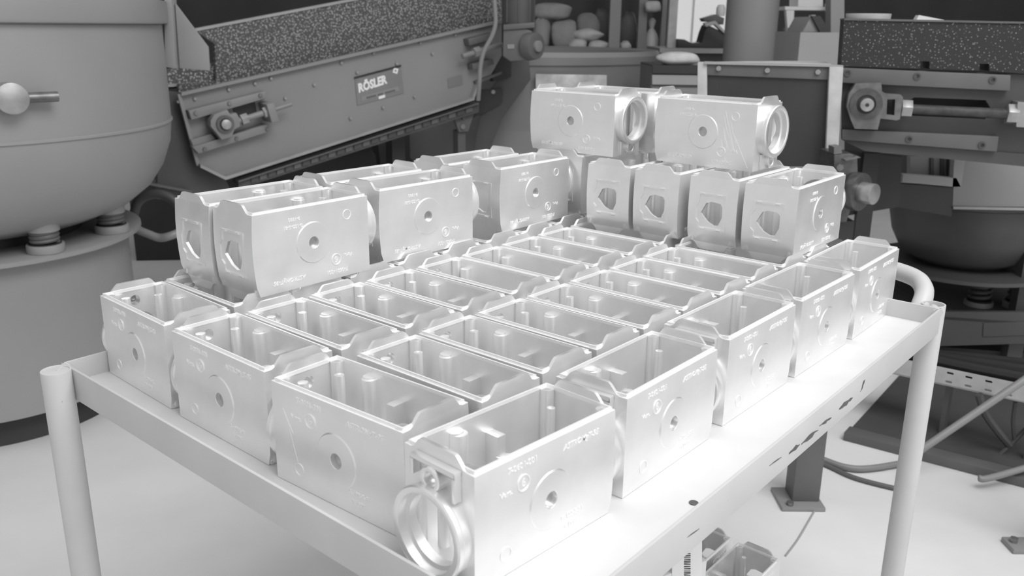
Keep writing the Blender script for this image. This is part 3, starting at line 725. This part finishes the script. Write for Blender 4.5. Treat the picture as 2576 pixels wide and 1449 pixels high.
b0_, b1_ = at(1622, 14, RY), at(1662, 28, RY)
MB().box((b0_.x, RY, b1_.z), (b1_.x, RY+0.05, b0_.z)).build('cross_beam', 'card', rk)
def sack(name, label, px0, py0, px1, py1, y, m, seed, cat='sack', e=0.7, dep=0.8):
    rnd = random.Random(seed)
    p0, p1 = at(px0, py1, y), at(px1, py0, y)
    cx, cz = (p0.x+p1.x)/2, (p0.z+p1.z)/2; hx, hz = (p1.x-p0.x)/2, (p1.z-p0.z)/2; hy = max(0.06, min(hx, hz)*dep)
    mb = MB(); nu, nv = 22, 12
    ph = [rnd.uniform(0, 6.3) for _ in range(6)]
    sp = lambda t: math.copysign(abs(t)**e, t)
    for j in range(nv+1):
        la = -PI/2 + PI*j/nv
        for i in range(nu):
            lo = 2*PI*i/nu
            x = sp(math.cos(la))*sp(math.cos(lo)); yv = sp(math.cos(la))*sp(math.sin(lo)); z = sp(math.sin(la))
            wv = 1 + 0.07*math.sin(3*lo+ph[0]+2*la) + 0.05*math.sin(5*la+ph[1]+lo)
            mb.v.append(V((x*hx*wv, yv*hy*wv, z*hz*(1+0.05*math.sin(4*lo+ph[2])))))
    for j in range(nv):
        for i in range(nu): mb.f.append([j*nu+i, j*nu+(i+1) % nu, (j+1)*nu+(i+1) % nu, (j+1)*nu+i])
    o = mb.build(name, m, smooth=80); o.location = (cx, y+hy, cz)
    return tag(o, label, cat)
sack('filled_sack', 'plump sack lying across the other sacks', 1336, 8, 1438, 50, RY+0.02, 'sack', 1)
sack('filled_sack', 'narrow upright sack below the lying sack', 1340, 46, 1386, 126, RY+0.0, 'sack', 2)
sp_ = sack('filled_sack', 'upright sack with printed lettering band', 1384, 50, 1452, 126, RY+0.05, 'sack', 3, e=0.5)
sack('filled_sack', 'grey sack leaning behind the crumpled bags', 1446, 34, 1510, 126, RY+0.25, 'sack', 4)
sack('filled_sack', 'dark sack at the back of the rack shelf', 1490, 20, 1536, 126, RY+0.4, 'mid', 5)
sack('crumpled_bag', 'pale crumpled paper bag beside the rack post', 1432, 98, 1480, 128, RY+0.0, 'sack_lt', 6, 'bag', 0.9)
sack('crumpled_bag', 'folded pale bag lying on top of crumpled bags', 1438, 72, 1520, 104, RY+0.02, 'sack_lt', 7, 'bag', 1.2)
sack('crumpled_bag', 'small pale bag tucked against the rack post', 1478, 102, 1536, 130, RY+0.01, 'sack_lt', 8, 'bag', 1.0)
sack('crumpled_bag', 'little pale bag between the two rack posts', 1560, 103, 1590, 132, RY+0.01, 'sack_lt', 9, 'bag', 0.9)
sack('filled_sack', 'dark sack between the two rack posts', 1556, 30, 1606, 132, RY+0.3, 'mid', 10)
vb = MB(); cbx = at(1641, 128, RY)
hgt = at(1632, 45, RY).z - sz_; rr = (at(1650, 60, RY).x-at(1614, 60, RY).x)/2
vb.lathe([(0.0, 0), (rr*0.95, 0), (rr, hgt*0.08), (rr, hgt*0.40), (rr*0.75, hgt*0.55), (rr*0.30, hgt*0.70), (rr*0.45, hgt*0.82), (rr*0.55, hgt*0.92), (rr*0.2, hgt)], n=28)
jug = vb.build('plastic_jug', 'white'); jug.location = (cbx.x, RY+0.1, sz_); tag(jug, 'white bulging jug at right end of the rack', 'jug')
sack('pale_pack', 'pale pack hanging high at right end of rack', 1624, 2, 1664, 30, RY-0.12, 'sack_lt', 11, 'pack', 0.5)

# ------------------------------------------------------------------ in front of the bright window
wpost_o = wpost('pale_post', 'card', None, 1682, 1703, 6.2, 0, 2.6); wpost_o.data.materials[0] = M['pale']; tag(wpost_o, 'pale square post left of the bright window', 'post')
bn = thing('work_bench', 'work bench with dark machine below the bright window', 'bench')
BY = 6.0
z1_ = at(1750, 122, BY).z; xa, xb = at(1660, 120, BY).x, at(1860, 120, BY).x
MB().box((xa, BY, z1_-0.03), (xb, BY+0.6, z1_)).build('bench_top', 'card', bn)
MB().box((xa+0.05, BY+0.1, 0), (xb-0.05, BY+0.5, z1_-0.03)).build('bench_body', 'dark2', bn)
mf = Frame(at(1760, 100, BY+0.15), at(1840, 100, BY+0.15), True)
mc = thing('dark_machine', 'dark machine head with pale cap against the bright window', 'machine'); mf.place(mc)
MB().plate(mf.poly([(1704, 98), (1722, 99), (1740, 108), (1765, 107), (1772, 82), (1780, 62), (1822, 82), (1832, 123), (1704, 123)]), [], 0, 0.2, XZ).build('machine_body', 'dark', mc, bevel=0.01)
MB().plate(mf.poly([(1772, 58), (1800, 52), (1826, 80), (1824, 86), (1798, 62), (1776, 68)], -0.02), [], -0.02, 0.05, XZ).build('pale_arm', 'pale', mc, bevel=0.006)
MB().plate(mf.poly([(1768, 46), (1800, 36), (1822, 46), (1820, 62), (1800, 56), (1772, 54)], 0.0), [], 0.0, 0.12, XZ).build('head_piece', 'mid', mc, bevel=0.01)
a, c = mf.hit(1813, 40, 0.05); a2, c2 = mf.hit(1813, 11, 0.05)
MB().lathe([(0, 0), (0.026, 0.0), (0.030, (c2-c)*0.2), (0.030, (c2-c)*0.7), (0.02, (c2-c)*0.95), (0, c2-c)], (a, 0.06, c), 24).build('pale_cap', 'white', mc)
col = MB(); cxp = at(1905, 80, 4.9).x; cr = (at(1971, 80, 4.9).x-at(1839, 80, 4.9).x)/2
col.cyl((0, 0, 0), (0, 0, 3.2), cr, n=48); co = col.build('duct_pipe', 'duct'if 'duct' in M else 'panel'); co.location = (cxp, 4.9+cr, 0)
M['duct'] = mat('duct_paint', 0.27, 0.5, 0, 0.04, 3); co.data.materials[0] = M['duct']
tag(co, 'thick vertical grey pipe right of the bright window', 'pipe')
sh = sack('paper_sack', 'pale flat sack on the bench left of the pipe', 1655, 132, 1765, 165, 4.4, 'sack_lt', 12, 'sack', 0.8, 1.6)
st = thing('parts_trolley', 'low grey trolley under the pale flat sack', 'trolley')
sf = Frame(at(1640, 200, 4.4), at(1780, 200, 4.4), True); sf.place(st)
upright('body', 'mid', st, sf, 1640, 1790, 168, 0.0, 0.0, 0.4)
MB().plate(sf.poly([(1640, 164), (1790, 164), (1790, 186), (1640, 184)]), [], -0.02, 0.4, XZ).build('dark_edge', 'dark', st)
MB().plate(sf.poly([(1640, 188), (1790, 190), (1790, 214), (1640, 212)]), [], -0.012, 0.0, XZ).build('drawer_front', 'card', st)
MB().plate(sf.poly([(1640, 220), (1790, 222), (1790, 400), (1640, 400)]), [], -0.012, 0.0, XZ).build('drawer_front', 'panel', st)

# ------------------------------------------------------------------ pale things right of the pipe
tb = thing('white_shelf', 'white shelf unit at the back right of the pipe', 'shelf')
wf = Frame(at(1980, 60, 6.2), at(2100, 60, 6.2), True); wf.place(tb)
MB().plate(wf.poly([(1975, 16), (2100, 18), (2100, 26), (1975, 25)]), [], 0, 0.3, XZ).build('shelf_board', 'white', tb)
MB().plate(wf.poly([(1978, 26), (1998, 26), (1996, 84), (1982, 80)]), [], 0, 0.05, XZ).build('shelf_leg', 'white', tb)
MB().plate(wf.poly([(2068, 10), (2090, 10), (2086, 78), (2074, 78)]), [], -0.1, -0.05, XZ).build('shelf_leg', 'white', tb)
MB().plate(wf.poly([(2040, 38), (2030, 38), (1996, 120), (2006, 120)]), [], -0.1, -0.05, XZ).build('diagonal_brace', 'pale', tb)
MB().plate(wf.poly([(2008, -20), (2070, -20), (2070, 17), (2008, 17)]), [], 0.0, 0.2, XZ).build('white_carton', 'white', tb)
MB().plate(wf.poly([(1982, 70), (2010, 78), (2008, 128), (1982, 126)]), [], -0.05, 0.1, XZ).build('stored_can', 'card', tb)
MB().plate(wf.poly([(1970, 124), (2014, 126), (2012, 150), (1970, 148)]), [], -0.08, 0.3, XZ).build('dark_base', 'dark', tb)
upright('plinth', 'dark2', tb, wf, 1970, 2110, 148, 0.0, 0.0, 0.3)
bxf = Frame(at(2015, 120, 4.2), at(2118, 120, 4.2), True)
bxo = thing('grey_cabinet', 'pale grey flat cabinet beside the dark speckled beam', 'cabinet'); bxf.place(bxo)
upright('body', 'card', bxo, bxf, 2014, 2122, 81, 0.0, 0.0, 0.4)
bxo2 = thing('angled_cover', 'dark angled cover lying on the pale cabinet', 'cover'); bxf.place(bxo2)
MB().plate(bxf.poly([(2040, 42), (2062, 42), (2086, 81), (2018, 81)], 0.05), [], 0.05, 0.3, XZ).build('sloped_box', 'panel', bxo2, bevel=0.004)
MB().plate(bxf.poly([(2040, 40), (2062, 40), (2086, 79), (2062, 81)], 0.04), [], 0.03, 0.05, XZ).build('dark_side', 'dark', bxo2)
gpo = MB().plate(bxf.poly([(2090, -40), (2124, -40), (2124, 900), (2090, 900)], 0.42), [], 0.42, 0.5, XZ).build('grey_column', 'panel'); bxf.place(gpo); tag(gpo, 'grey square column behind the pale cabinet', 'column')

# ------------------------------------------------------------------ dark feed box in the middle
ff = Frame(at(1757, 300, 3.05), at(2120, 300, 2.95), True)
fb = thing('feed_box', 'dark feed box with pale posts and bolted top strip', 'feed box'); ff.place(fb)
MB().plate(ff.poly([(1755, 157), (1779, 157), (1779, 420), (1752, 420)]), [], 0, 0.06, XZ).build('pale_post', 'pale', fb, bevel=0.003)
MB().plate(ff.poly([(2085, 168), (2120, 168), (2104, 430), (2074, 430)]), [], -0.02, 0.05, XZ).build('pale_post', 'pale', fb, bevel=0.003)
MB().plate(ff.poly([(1778, 161), (2086, 169), (2084, 201), (1778, 189)]), [], 0.0, 0.02, XZ).build('top_strip', 'mid', fb, bevel=0.002)
MB().plate(ff.poly([(1772, 155), (2120, 164), (2120, 169), (1772, 161)]), [], -0.01, 0.03, XZ).build('strip_edge', 'card', fb)
MB().plate(ff.poly([(1778, 189), (2084, 201), (2076, 420), (1778, 420)]), [], 0.01, 0.03, XZ).build('rubber_curtain', 'dark', fb)
lip = MB(); q0, q1 = ff.hit(1790, 156), ff.hit(2110, 163)
pts = [(q0[0], 0.03), (q0[0]+0.15, 0.16), (q0[0]+0.30, 0.26), (q1[0]-0.02, 0.30), (q1[0]-0.02, 0.03)]
lip.plate([(x, y) for x, y in pts], [], q0[1]-0.012, q0[1]+0.0, XY)
lip.build('inner_tray', 'pale', fb)
for x, y in ((1808, 172), (1930, 177), (2057, 181)): bolt(ff, x, y, 0.010, fb, 'steel_hi', 0.0, 0.010)
upright('support_post', 'dark2', fb, ff, 1790, 1840, 420, 0, 0.02, 0.07)

# ------------------------------------------------------------------ right-hand conveyor machine
rf = Frame(at(2120, 250, 2.98), at(2540, 262, 2.86), True)
rm = thing('feed_conveyor', 'dark conveyor with speckled rubber beam and screw tensioner at right', 'conveyor'); rf.place(rm)
MB().plate(rf.poly([(2122, 50), (2640, 60), (2640, 190), (2485, 178), (2484, 160), (2460, 160), (2460, 177), (2336, 173), (2335, 154), (2312, 153), (2312, 172), (2114, 165)]), [], -0.02, 0.10, XZ).build('rubber_beam', 'speck2', rm)
MB().plate(rf.poly([(2122, 46), (2640, 56), (2640, 61), (2122, 51)]), [], -0.025, 0.11, XZ).build('beam_cap', 'mid', rm)
slot = rf.poly([(2272, 262), (2300, 245), (2480, 252), (2492, 272), (2478, 300), (2300, 292), (2275, 285)])
MB().plate(rf.poly([(2118, 168), (2640, 190), (2640, 425), (2170, 370), (2118, 345)]), [slot], 0.0, 0.02, XZ).build('side_panel', 'dark2', rm)
MB().plate(rf.poly([(2118, 168), (2640, 190), (2640, 400), (2118, 340)], 0.12), [], 0.12, 0.14, XZ).build('inner_panel', 'dark', rm)
MB().plate(rf.poly([(2112, 170), (2543, 189), (2541, 229), (2112, 208)], -0.03), [], -0.03, 0.0, XZ).build('guide_rail', 'mid', rm, bevel=0.003)
MB().plate(rf.poly([(2118, 325), (2513, 343), (2508, 382), (2118, 352)], -0.03), [], -0.03, 0.0, XZ).build('guide_rail', 'mid', rm, bevel=0.003)
MB().plate(rf.poly([(2118, 352), (2640, 392), (2640, 425), (2175, 380)], -0.01), [], -0.01, 0.02, XZ).build('lower_flange', 'dark2', rm)
for x, y in ((2132, 184), (2307, 192), (2497, 201), (2287, 350), (2470, 365)):
    a, c = rf.hit(x, y, -0.03)
    sk = MB().pipe((a, -0.034, c), (a, -0.028, c), 0.011, 0.0065, 20).build('socket_screw', 'dark2', rm)
    MB().cyl((a, -0.030, c), (a, -0.026, c), 0.0065, n=6).build('hex_socket', 'steel', sk)
hs = rf.poly([(2153, 210), (2217, 208), (2219, 230), (2230, 236), (2266, 238), (2272, 245), (2264, 300), (2255, 303), (2215, 298), (2208, 326), (2150, 324), (2140, 300), (2130, 268), (2136, 235)], -0.07)
wnd = rf.poly([(2232, 250), (2252, 250), (2250, 290), (2230, 288)], -0.07)
bh2 = MB().plate(hs, [wnd], -0.07, -0.02, XZ).build('bearing_housing', 'steel', rm)
a, c = rf.hit(2178, 262, -0.07)
MB().pipe((a, -0.080, c), (a, -0.06, c), 0.050, 0.030, 32).build('bearing_ring', 'steel_dk', bh2)
MB().cyl((a, -0.076, c), (a, -0.06, c), 0.031, n=24).build('bearing_face', 'dark', bh2)
MB().cyl((a, -0.105, c), (a, -0.07, c), 0.021, n=24).build('shaft_end', 'steel_hi', bh2, bevel=0.003)
MB().cyl((a, -0.108, c), (a, -0.104, c), 0.006, n=12).build('centre_hole', 'dark', bh2)
p0, p1 = rf.p3(2262, 273, -0.045), rf.p3(2545, 287, -0.045)
tr_ = MB(); n_ = 90
prf = []
ln = (p1-p0).length
for i in range(n_*2+1): prf.append((0.0165 if i % 2 else 0.0148, ln*i/(n_*2)))
tr_.lathe(prf, p0, 18, (p1-p0)); tr_.build('threaded_rod', 'steel', rm, smooth=20)
d = (p1-p0).normalized()
for f, rr_ in ((0.015, 0.030), (0.95, 0.033)):
    q = p0.lerp(p1, f); MB().cyl(q, q+d*0.032, rr_, n=6).build('nut', 'steel_hi', rm, bevel=0.002)
MB().plate(rf.poly([(2560, 256), (2640, 262), (2640, 325), (2556, 320)], -0.07), [], -0.07, 0.0, XZ).build('rod_block', 'steel_hi', rm, bevel=0.004)
upright('support_post', 'dark', rm, rf, 2175, 2215, 385, 0.0, 0.10, 0.16)
MB().plate(rf.poly([(2118, 380), (2270, 395), (2262, 520), (2118, 545)], 0.14), [], 0.14, 0.18, XZ).build('under_guard', 'dark', rm)
wt = MB().lathe([(0, 0), (0.06, 0), (0.07, 0.03), (0.072, 0.10), (0.06, 0.10), (0, 0.09)], (0, 0, 0), 24).build('white_bucket', 'pale'); wt.location = rf.m @ V((rf.hit(2190, 46)[0], 0.06, rf.hit(2190, 46)[1]+0.0)) ; wt.location.z -= 0.02
wt.scale = (1, 0.8, 0.35); tag(wt, 'pale shallow pot resting on the speckled beam', 'pot')
pl = MB().plate(rf.poly([(2305, 50), (2312, 38), (2375, 50), (2372, 54)], 0.04), [], 0.04, 0.10, XZ).build('white_wedge', 'white'); rf.place(pl); tag(pl, 'small white wedge lying on the speckled beam', 'wedge')
# gear unit under the feed box
gu = thing('drive_unit', 'oily steel drive unit with flanged shaft under feed box', 'gearbox')
uf = Frame(at(2095, 450, 2.75), at(2175, 450, 2.75), True); uf.place(gu)
MB().plate(uf.poly([(2098, 388), (2140, 386), (2158, 394), (2160, 470), (2130, 560), (2098, 560)]), [], 0, 0.14, XZ).build('unit_case', 'steel_dk', gu, bevel=0.006)
MB().plate(uf.poly([(2118, 398), (2152, 390), (2160, 394), (2124, 402)]), [], -0.02, 0.12, XZ).build('case_top', 'steel', gu)
a, c = uf.hit(2146, 480); dn = V((0.6, -0.8, 0))
fl = MB().cyl((a, 0, c), V((a, 0, c))+dn*0.03, 0.060, n=28).build('flange', 'steel_dk', gu, bevel=0.004)
MB().cyl(V((a, 0, c))+dn*0.02, V((a, 0, c))+dn*0.075, 0.033, n=24).build('shaft_end', 'steel_hi', fl, bevel=0.004)
bolt(uf, 2110, 420, 0.014, gu, 'steel', 0.0, 0.012)
MB().plate(uf.poly([(2098, 370), (2116, 368), (2118, 386), (2098, 388)]), [], 0, 0.05, XZ).build('grease_fitting', 'steel', gu)
upright('stand', 'dark', gu, uf, 2098, 2150, 556, 0.0, 0.02, 0.12)

# ------------------------------------------------------------------ second vibratory bowl, under the conveyor
B2 = V((at(2425, 600, 3.55).x, 3.55, 0)); r2 = at(2425, 600, 3.55).x - at(2243, 600, 3.55).x
b2 = thing('small_vibratory_bowl', 'dark grey vibratory bowl on springs under right conveyor', 'machine', B2)
MB().lathe([(0.05, 0.355), (r2*0.55, 0.36), (r2*0.80, 0.40), (r2*0.94, 0.48), (r2, 0.56), (r2, 0.62), (r2*0.97, 0.62), (r2*0.97, 0.58), (0.05, 0.5)], n=64).build('bowl', 'dark2', b2)
MB().lathe([(r2*0.35, 0.345), (r2*1.15, 0.345), (r2*1.15, 0.36), (r2*0.35, 0.36)], n=64).build('bowl_flange', 'dark2', b2)
bf2 = Frame(at(2400, 460, 3.2), at(2576, 460, 3.2), True)
hp2 = thing('hood_panel', 'grey sheet hood with pale angle frame above the dark bowl', 'hood'); bf2.place(hp2)
MB().plate(bf2.poly([(2402, 380), (2660, 380), (2660, 522), (2396, 520)]), [], 0, 0.3, XZ).build('hood_sheet', 'panel', hp2, bevel=0.004)
MB().plate(bf2.poly([(2396, 519), (2660, 524), (2660, 530), (2396, 525)]), [], -0.008, 0.02, XZ).build('hood_edge', 'panel_hi', hp2)
MB().plate(bf2.poly([(2402, 392), (2430, 392), (2418, 470), (2396, 470)], -0.03), [], -0.03, 0.0, XZ).build('angle_frame', 'card', hp2)
MB().plate(bf2.poly([(2272, 438), (2406, 448), (2418, 472), (2270, 458)], -0.03), [], -0.03, 0.0, XZ).build('angle_frame', 'card', hp2)
MB().plate(bf2.poly([(2290, 395), (2402, 398), (2398, 446), (2290, 440)], 0.05), [], 0.05, 0.08, XZ).build('inner_sheet', 'panel', hp2)
for x in (2340, 2366, 2382): MB().plate(bf2.poly([(x, 398), (x+8, 398), (x+8, 444), (x, 443)], 0.045), [], 0.04, 0.05, XZ).build('dark_slot', 'dark2', hp2)
MB().plate(bf2.poly([(2258, 462), (2398, 472), (2394, 545), (2254, 520)], 0.0), [], 0.0, 0.04, XZ).build('side_skirt', 'dark', hp2)
upright('support_post', 'dark2', hp2, bf2, 2600, 2640, 530, 0.0, 0.1, 0.15)
bs2 = Frame(at(2370, 800, 3.3), at(2576, 806, 3.24), True)
bb = thing('steel_plinth', 'grey steel base plinth with rating plate under dark bowl', 'plinth'); bs2.place(bb)
inv = bs2.m.inverted()
MB().plate(bs2.poly([(2180, 783), (2660, 786), (2660, 862), (2180, 876)]), [], 0, 0.02, XZ).build('front_panel', 'dark2', bb)
a0, c0 = bs2.hit(2180, 783); a1, c1 = bs2.hit(2660, 786)
MB().box((a0, 0.0, c0-0.012), (a1, 0.75, c0)).build('top_plate', 'dark2', bb)
MB().plate(bs2.poly([(2474, 812), (2600, 808), (2600, 842), (2472, 846)]), [], -0.004, 0.0, XZ).build('rating_plate', 'dark2', bb)
a0, c0 = bs2.hit(2200, 880); MB().box((a0, 0.1, c0-0.4), (a0+1.2, 0.6, c0)).build('plinth_core', 'dark', bb)
for px in (2458, 2556):
    a, c = bs2.hit(px, 783, 0.2)
    q = bs2.m @ V((a, 0.2, c)); q = q - B2
    coil_unit(b2, (q.x, q.y), q.z, 0.35, 0.045)

# ------------------------------------------------------------------ cable tray, cables, struts on the floor at right
kf = Frame(at(2225, 915, 2.75), at(2576, 990, 2.45))
kt = thing('cable_tray', 'pale perforated steel cable tray sloping behind the cart leg', 'cable tray'); kf.place(kt)
slots = []
for x, y in ((755, 173), (862, 195), (977, 220), (1100, 246), (745, 222), (852, 248), (972, 273), (1096, 300), (1222, 328), (510, 172), (500, 125)):
    X, Y = 2040+x*0.4064, 860+y*0.4064
    a, c = kf.hit(X, Y); slots.append([(a-0.009, c-0.0035), (a+0.009, c-0.0035), (a+0.011, c), (a+0.009, c+0.0035), (a-0.009, c+0.0035), (a-0.011, c)])
MB().plate(kf.poly([(2205, 890), (2660, 985), (2660, 1030), (2205, 931)]), slots, 0, 0.003, XZ).build('tray_side', 'pale', kt)
MB().plate(kf.poly([(2205, 929), (2660, 1028), (2660, 1031), (2205, 932)]), [], 0, 0.12, XZ).build('tray_bottom', 'pale', kt)
MB().plate(kf.poly([(2205, 890), (2660, 985), (2660, 1030), (2205, 931)], 0.02), [], 0.10, 0.11, XZ).build('tray_back', 'dark2', kt)
upright('tray_foot', 'mid', kt, kf, 2380, 2392, 968, 0.0, 0.04, 0.07)
upright('tray_foot', 'mid', kt, kf, 2600, 2612, 1020, 0.0, 0.04, 0.07)
for i, (ya, yb, rr_) in enumerate(((884, 946, 0.018), (876, 926, 0.020), (870, 905, 0.015))):
    cbx_ = MB().tube(smooth_path([kf.m @ kf.p3(2190, ya+2, 0.03+i*0.03), kf.m @ kf.p3(2330, ya+18, 0.03+i*0.03), kf.m @ kf.p3(2450, (ya+yb)/2+12, 0.03+i*0.03), kf.m @ kf.p3(2640, yb+16, 0.03+i*0.03)], 6), rr_, 10).build('black_cable', 'rubber')
    tag(cbx_, ['lowest black cable lying in the perforated tray', 'thick black cable in the middle of the perforated tray', 'topmost thin black cable in the perforated tray'][i], 'cable', 'cables in the perforated tray')
def floor_tube(name, pts, r, m, label, cat, zs=None, k=6):
    P = [at_z(x, y, z) for x, y, z in pts]
    o = MB().tube(smooth_path(P, k) if len(P) > 2 else P, r, 10).build(name, m)
    return tag(o, label, cat)
P_ = [at(2300, 1143, 2.35), at(2600, 940, 2.40)]
tag(MB().tube(P_, 0.011, 12).build('diagonal_strut', 'panel', None), 'thin grey diagonal strut below the cable tray', 'strut')
P_ = [at(2462, 1203, 2.30), at(2490, 1202, 2.30), at(2640, 1160, 2.35)]
tag(MB().tube(smooth_path(P_, 5), 0.010, 12).build('bent_conduit', 'panel', None), 'short bent grey conduit close to the floor at right', 'conduit')
for i, pp in enumerate(([(2462, 992), (2478, 1040), (2510, 1085), (2540, 1120)], [(2554, 1012), (2548, 1060), (2552, 1110)], [(2600, 1060), (2540, 1120), (2475, 1180)])):
    tag(MB().tube(smooth_path([at(x, y, 2.5) for x, y in pp], 5), (0.012, 0.006, 0.007)[i], 8).build('loose_cable', 'dark2'), ['loose dark cable drooping out of the perforated tray', 'thin dark cable hanging straight under the tray', 'thin dark cable slanting down to the floor at right'][i], 'cable')
ax, bx_ = at_z(2120, 1108, 0.0), at_z(2470, 1205, 0.0); cxx = at_z(2640, 1245, 0.0)
d = (bx_-ax).normalized(); n = V((-d.y, d.x, 0))
sk = MB()
for p, q in ((ax, bx_), (bx_, cxx)):
    pass
sk.add([ax, cxx, cxx+n*0.06, ax+n*0.06, ax+V((0,0,0.03)), cxx+V((0,0,0.03)), cxx+n*0.06+V((0,0,0.03)), ax+n*0.06+V((0,0,0.03))], [(3,2,1,0),(4,5,6,7),(0,1,5,4),(1,2,6,5),(2,3,7,6),(3,0,4,7)])
tag(sk.build('skid_rail', 'mid', bevel=0.004), 'low dark skid rail on the floor behind the cart', 'rail')
shade = MB(); q0 = ax+n*0.10; q1 = cxx+n*0.10  # dark sheet standing in for the soft shade on the floor under the machine
shade.add([q0, q1, q1+n*0.9, q0+n*0.9, q0+V((0,0,0.012)), q1+V((0,0,0.012)), q1+n*0.9+V((0,0,0.012)), q0+n*0.9+V((0,0,0.012))], [(3,2,1,0),(4,5,6,7),(0,1,5,4),(1,2,6,5),(2,3,7,6),(3,0,4,7)])
tag(shade.build('shade_sheet', 'dark2'), 'dark flat sheet standing for shade on the floor under the right machine', 'shade sheet')
floor_tube('floor_cable', [(2030, 1140, 0.012), (2075, 1158, 0.012), (2130, 1176, 0.012), (2190, 1178, 0.012), (2300, 1160, 0.012)], 0.010, 'cable', 'pale grey cable lying on the floor behind the cart leg', 'cable')
floor_tube('floor_cable', [(2030, 1148, 0.008), (2090, 1175, 0.008), (2160, 1205, 0.008), (2300, 1240, 0.008)], 0.007, 'mid', 'thin dark cable lying on the floor behind the cart leg', 'cable')
# machine foot in front
ml = thing('floor_stand', 'grey steel machine leg with bolted foot plate on floor', 'leg')
c0 = at_z(2020, 1262, 0.0)
MB().box((c0.x-0.038, c0.y-0.02, 0.012), (c0.x+0.038, c0.y+0.05, 0.75)).build('post', 'mid', ml, bevel=0.003)
MB().box((c0.x-0.075, c0.y-0.055, 0), (c0.x+0.045, c0.y+0.06, 0.012)).build('foot_plate', 'panel', ml, bevel=0.002)
bp = at_z(1987, 1270, 0.012)
MB().cyl((bp.x, bp.y, 0.010), (bp.x, bp.y, 0.022), 0.010, n=6).build('anchor_bolt', 'steel', ml)
q = at_z(2552, 1378, 0.0)
fp = thing('foot_plate', 'bolted steel foot plate on the floor at right edge', 'foot plate')
MB().box((q.x-0.02, q.y-0.03, 0), (q.x+0.16, q.y+0.03, 0.014)).build('plate', 'panel', fp, bevel=0.002)
MB().cyl((q.x-0.002, q.y+0.005, 0.012), (q.x-0.002, q.y+0.005, 0.026), 0.010, n=6).build('anchor_bolt', 'steel', fp)
MB().box((q.x+0.07, q.y-0.02, 0.014), (q.x+0.13, q.y+0.02, 0.8)).build('post', 'mid', fp)
floor_tube('floor_stain', [(2052, 1280, 0.0), (2030, 1318, 0.0), (2005, 1360, 0.0), (1975, 1400, 0.0)], 0.003, 'card', 'thin dark crack line across the floor near machine leg', 'crack')
# carton on the lower shelf
ct_ = thing('carton', 'white carton with barcode label on the lower shelf', 'carton')
e_ = at(1778, 1420, 1.22)
k_ = Frame(at(1600, 1420, 1.15), e_, True); k_.place(ct_)
inv = k_.m.inverted(); zb_ = 0.15 - k_.m.translation.z
a0, _ = k_.hit(1600, 1420); a1, _ = k_.hit(1778, 1420)
MB().box((a0, 0, zb_), (a1, 0.16, zb_+0.32)).build('box', 'white', ct_, bevel=0.002)
lb = MB().plate(k_.poly([(1690, 1372), (1765, 1360), (1765, 1520), (1690, 1520)]), [], -0.001, 0.0, XZ).build('label', 'logo', ct_)
x = 0
rnd = random.Random(7)
for i in range(16):
    y0 = 1392 + i*4.6; 
    MB().plate(k_.poly([(1721, y0), (1737, y0), (1737, y0+rnd.choice((1.4, 2.4, 3.2))), (1721, y0+rnd.choice((1.4, 2.4, 3.2)))], -0.0012), [], -0.0014, -0.0008, XZ).build('barcode_bar', 'ink', lb)
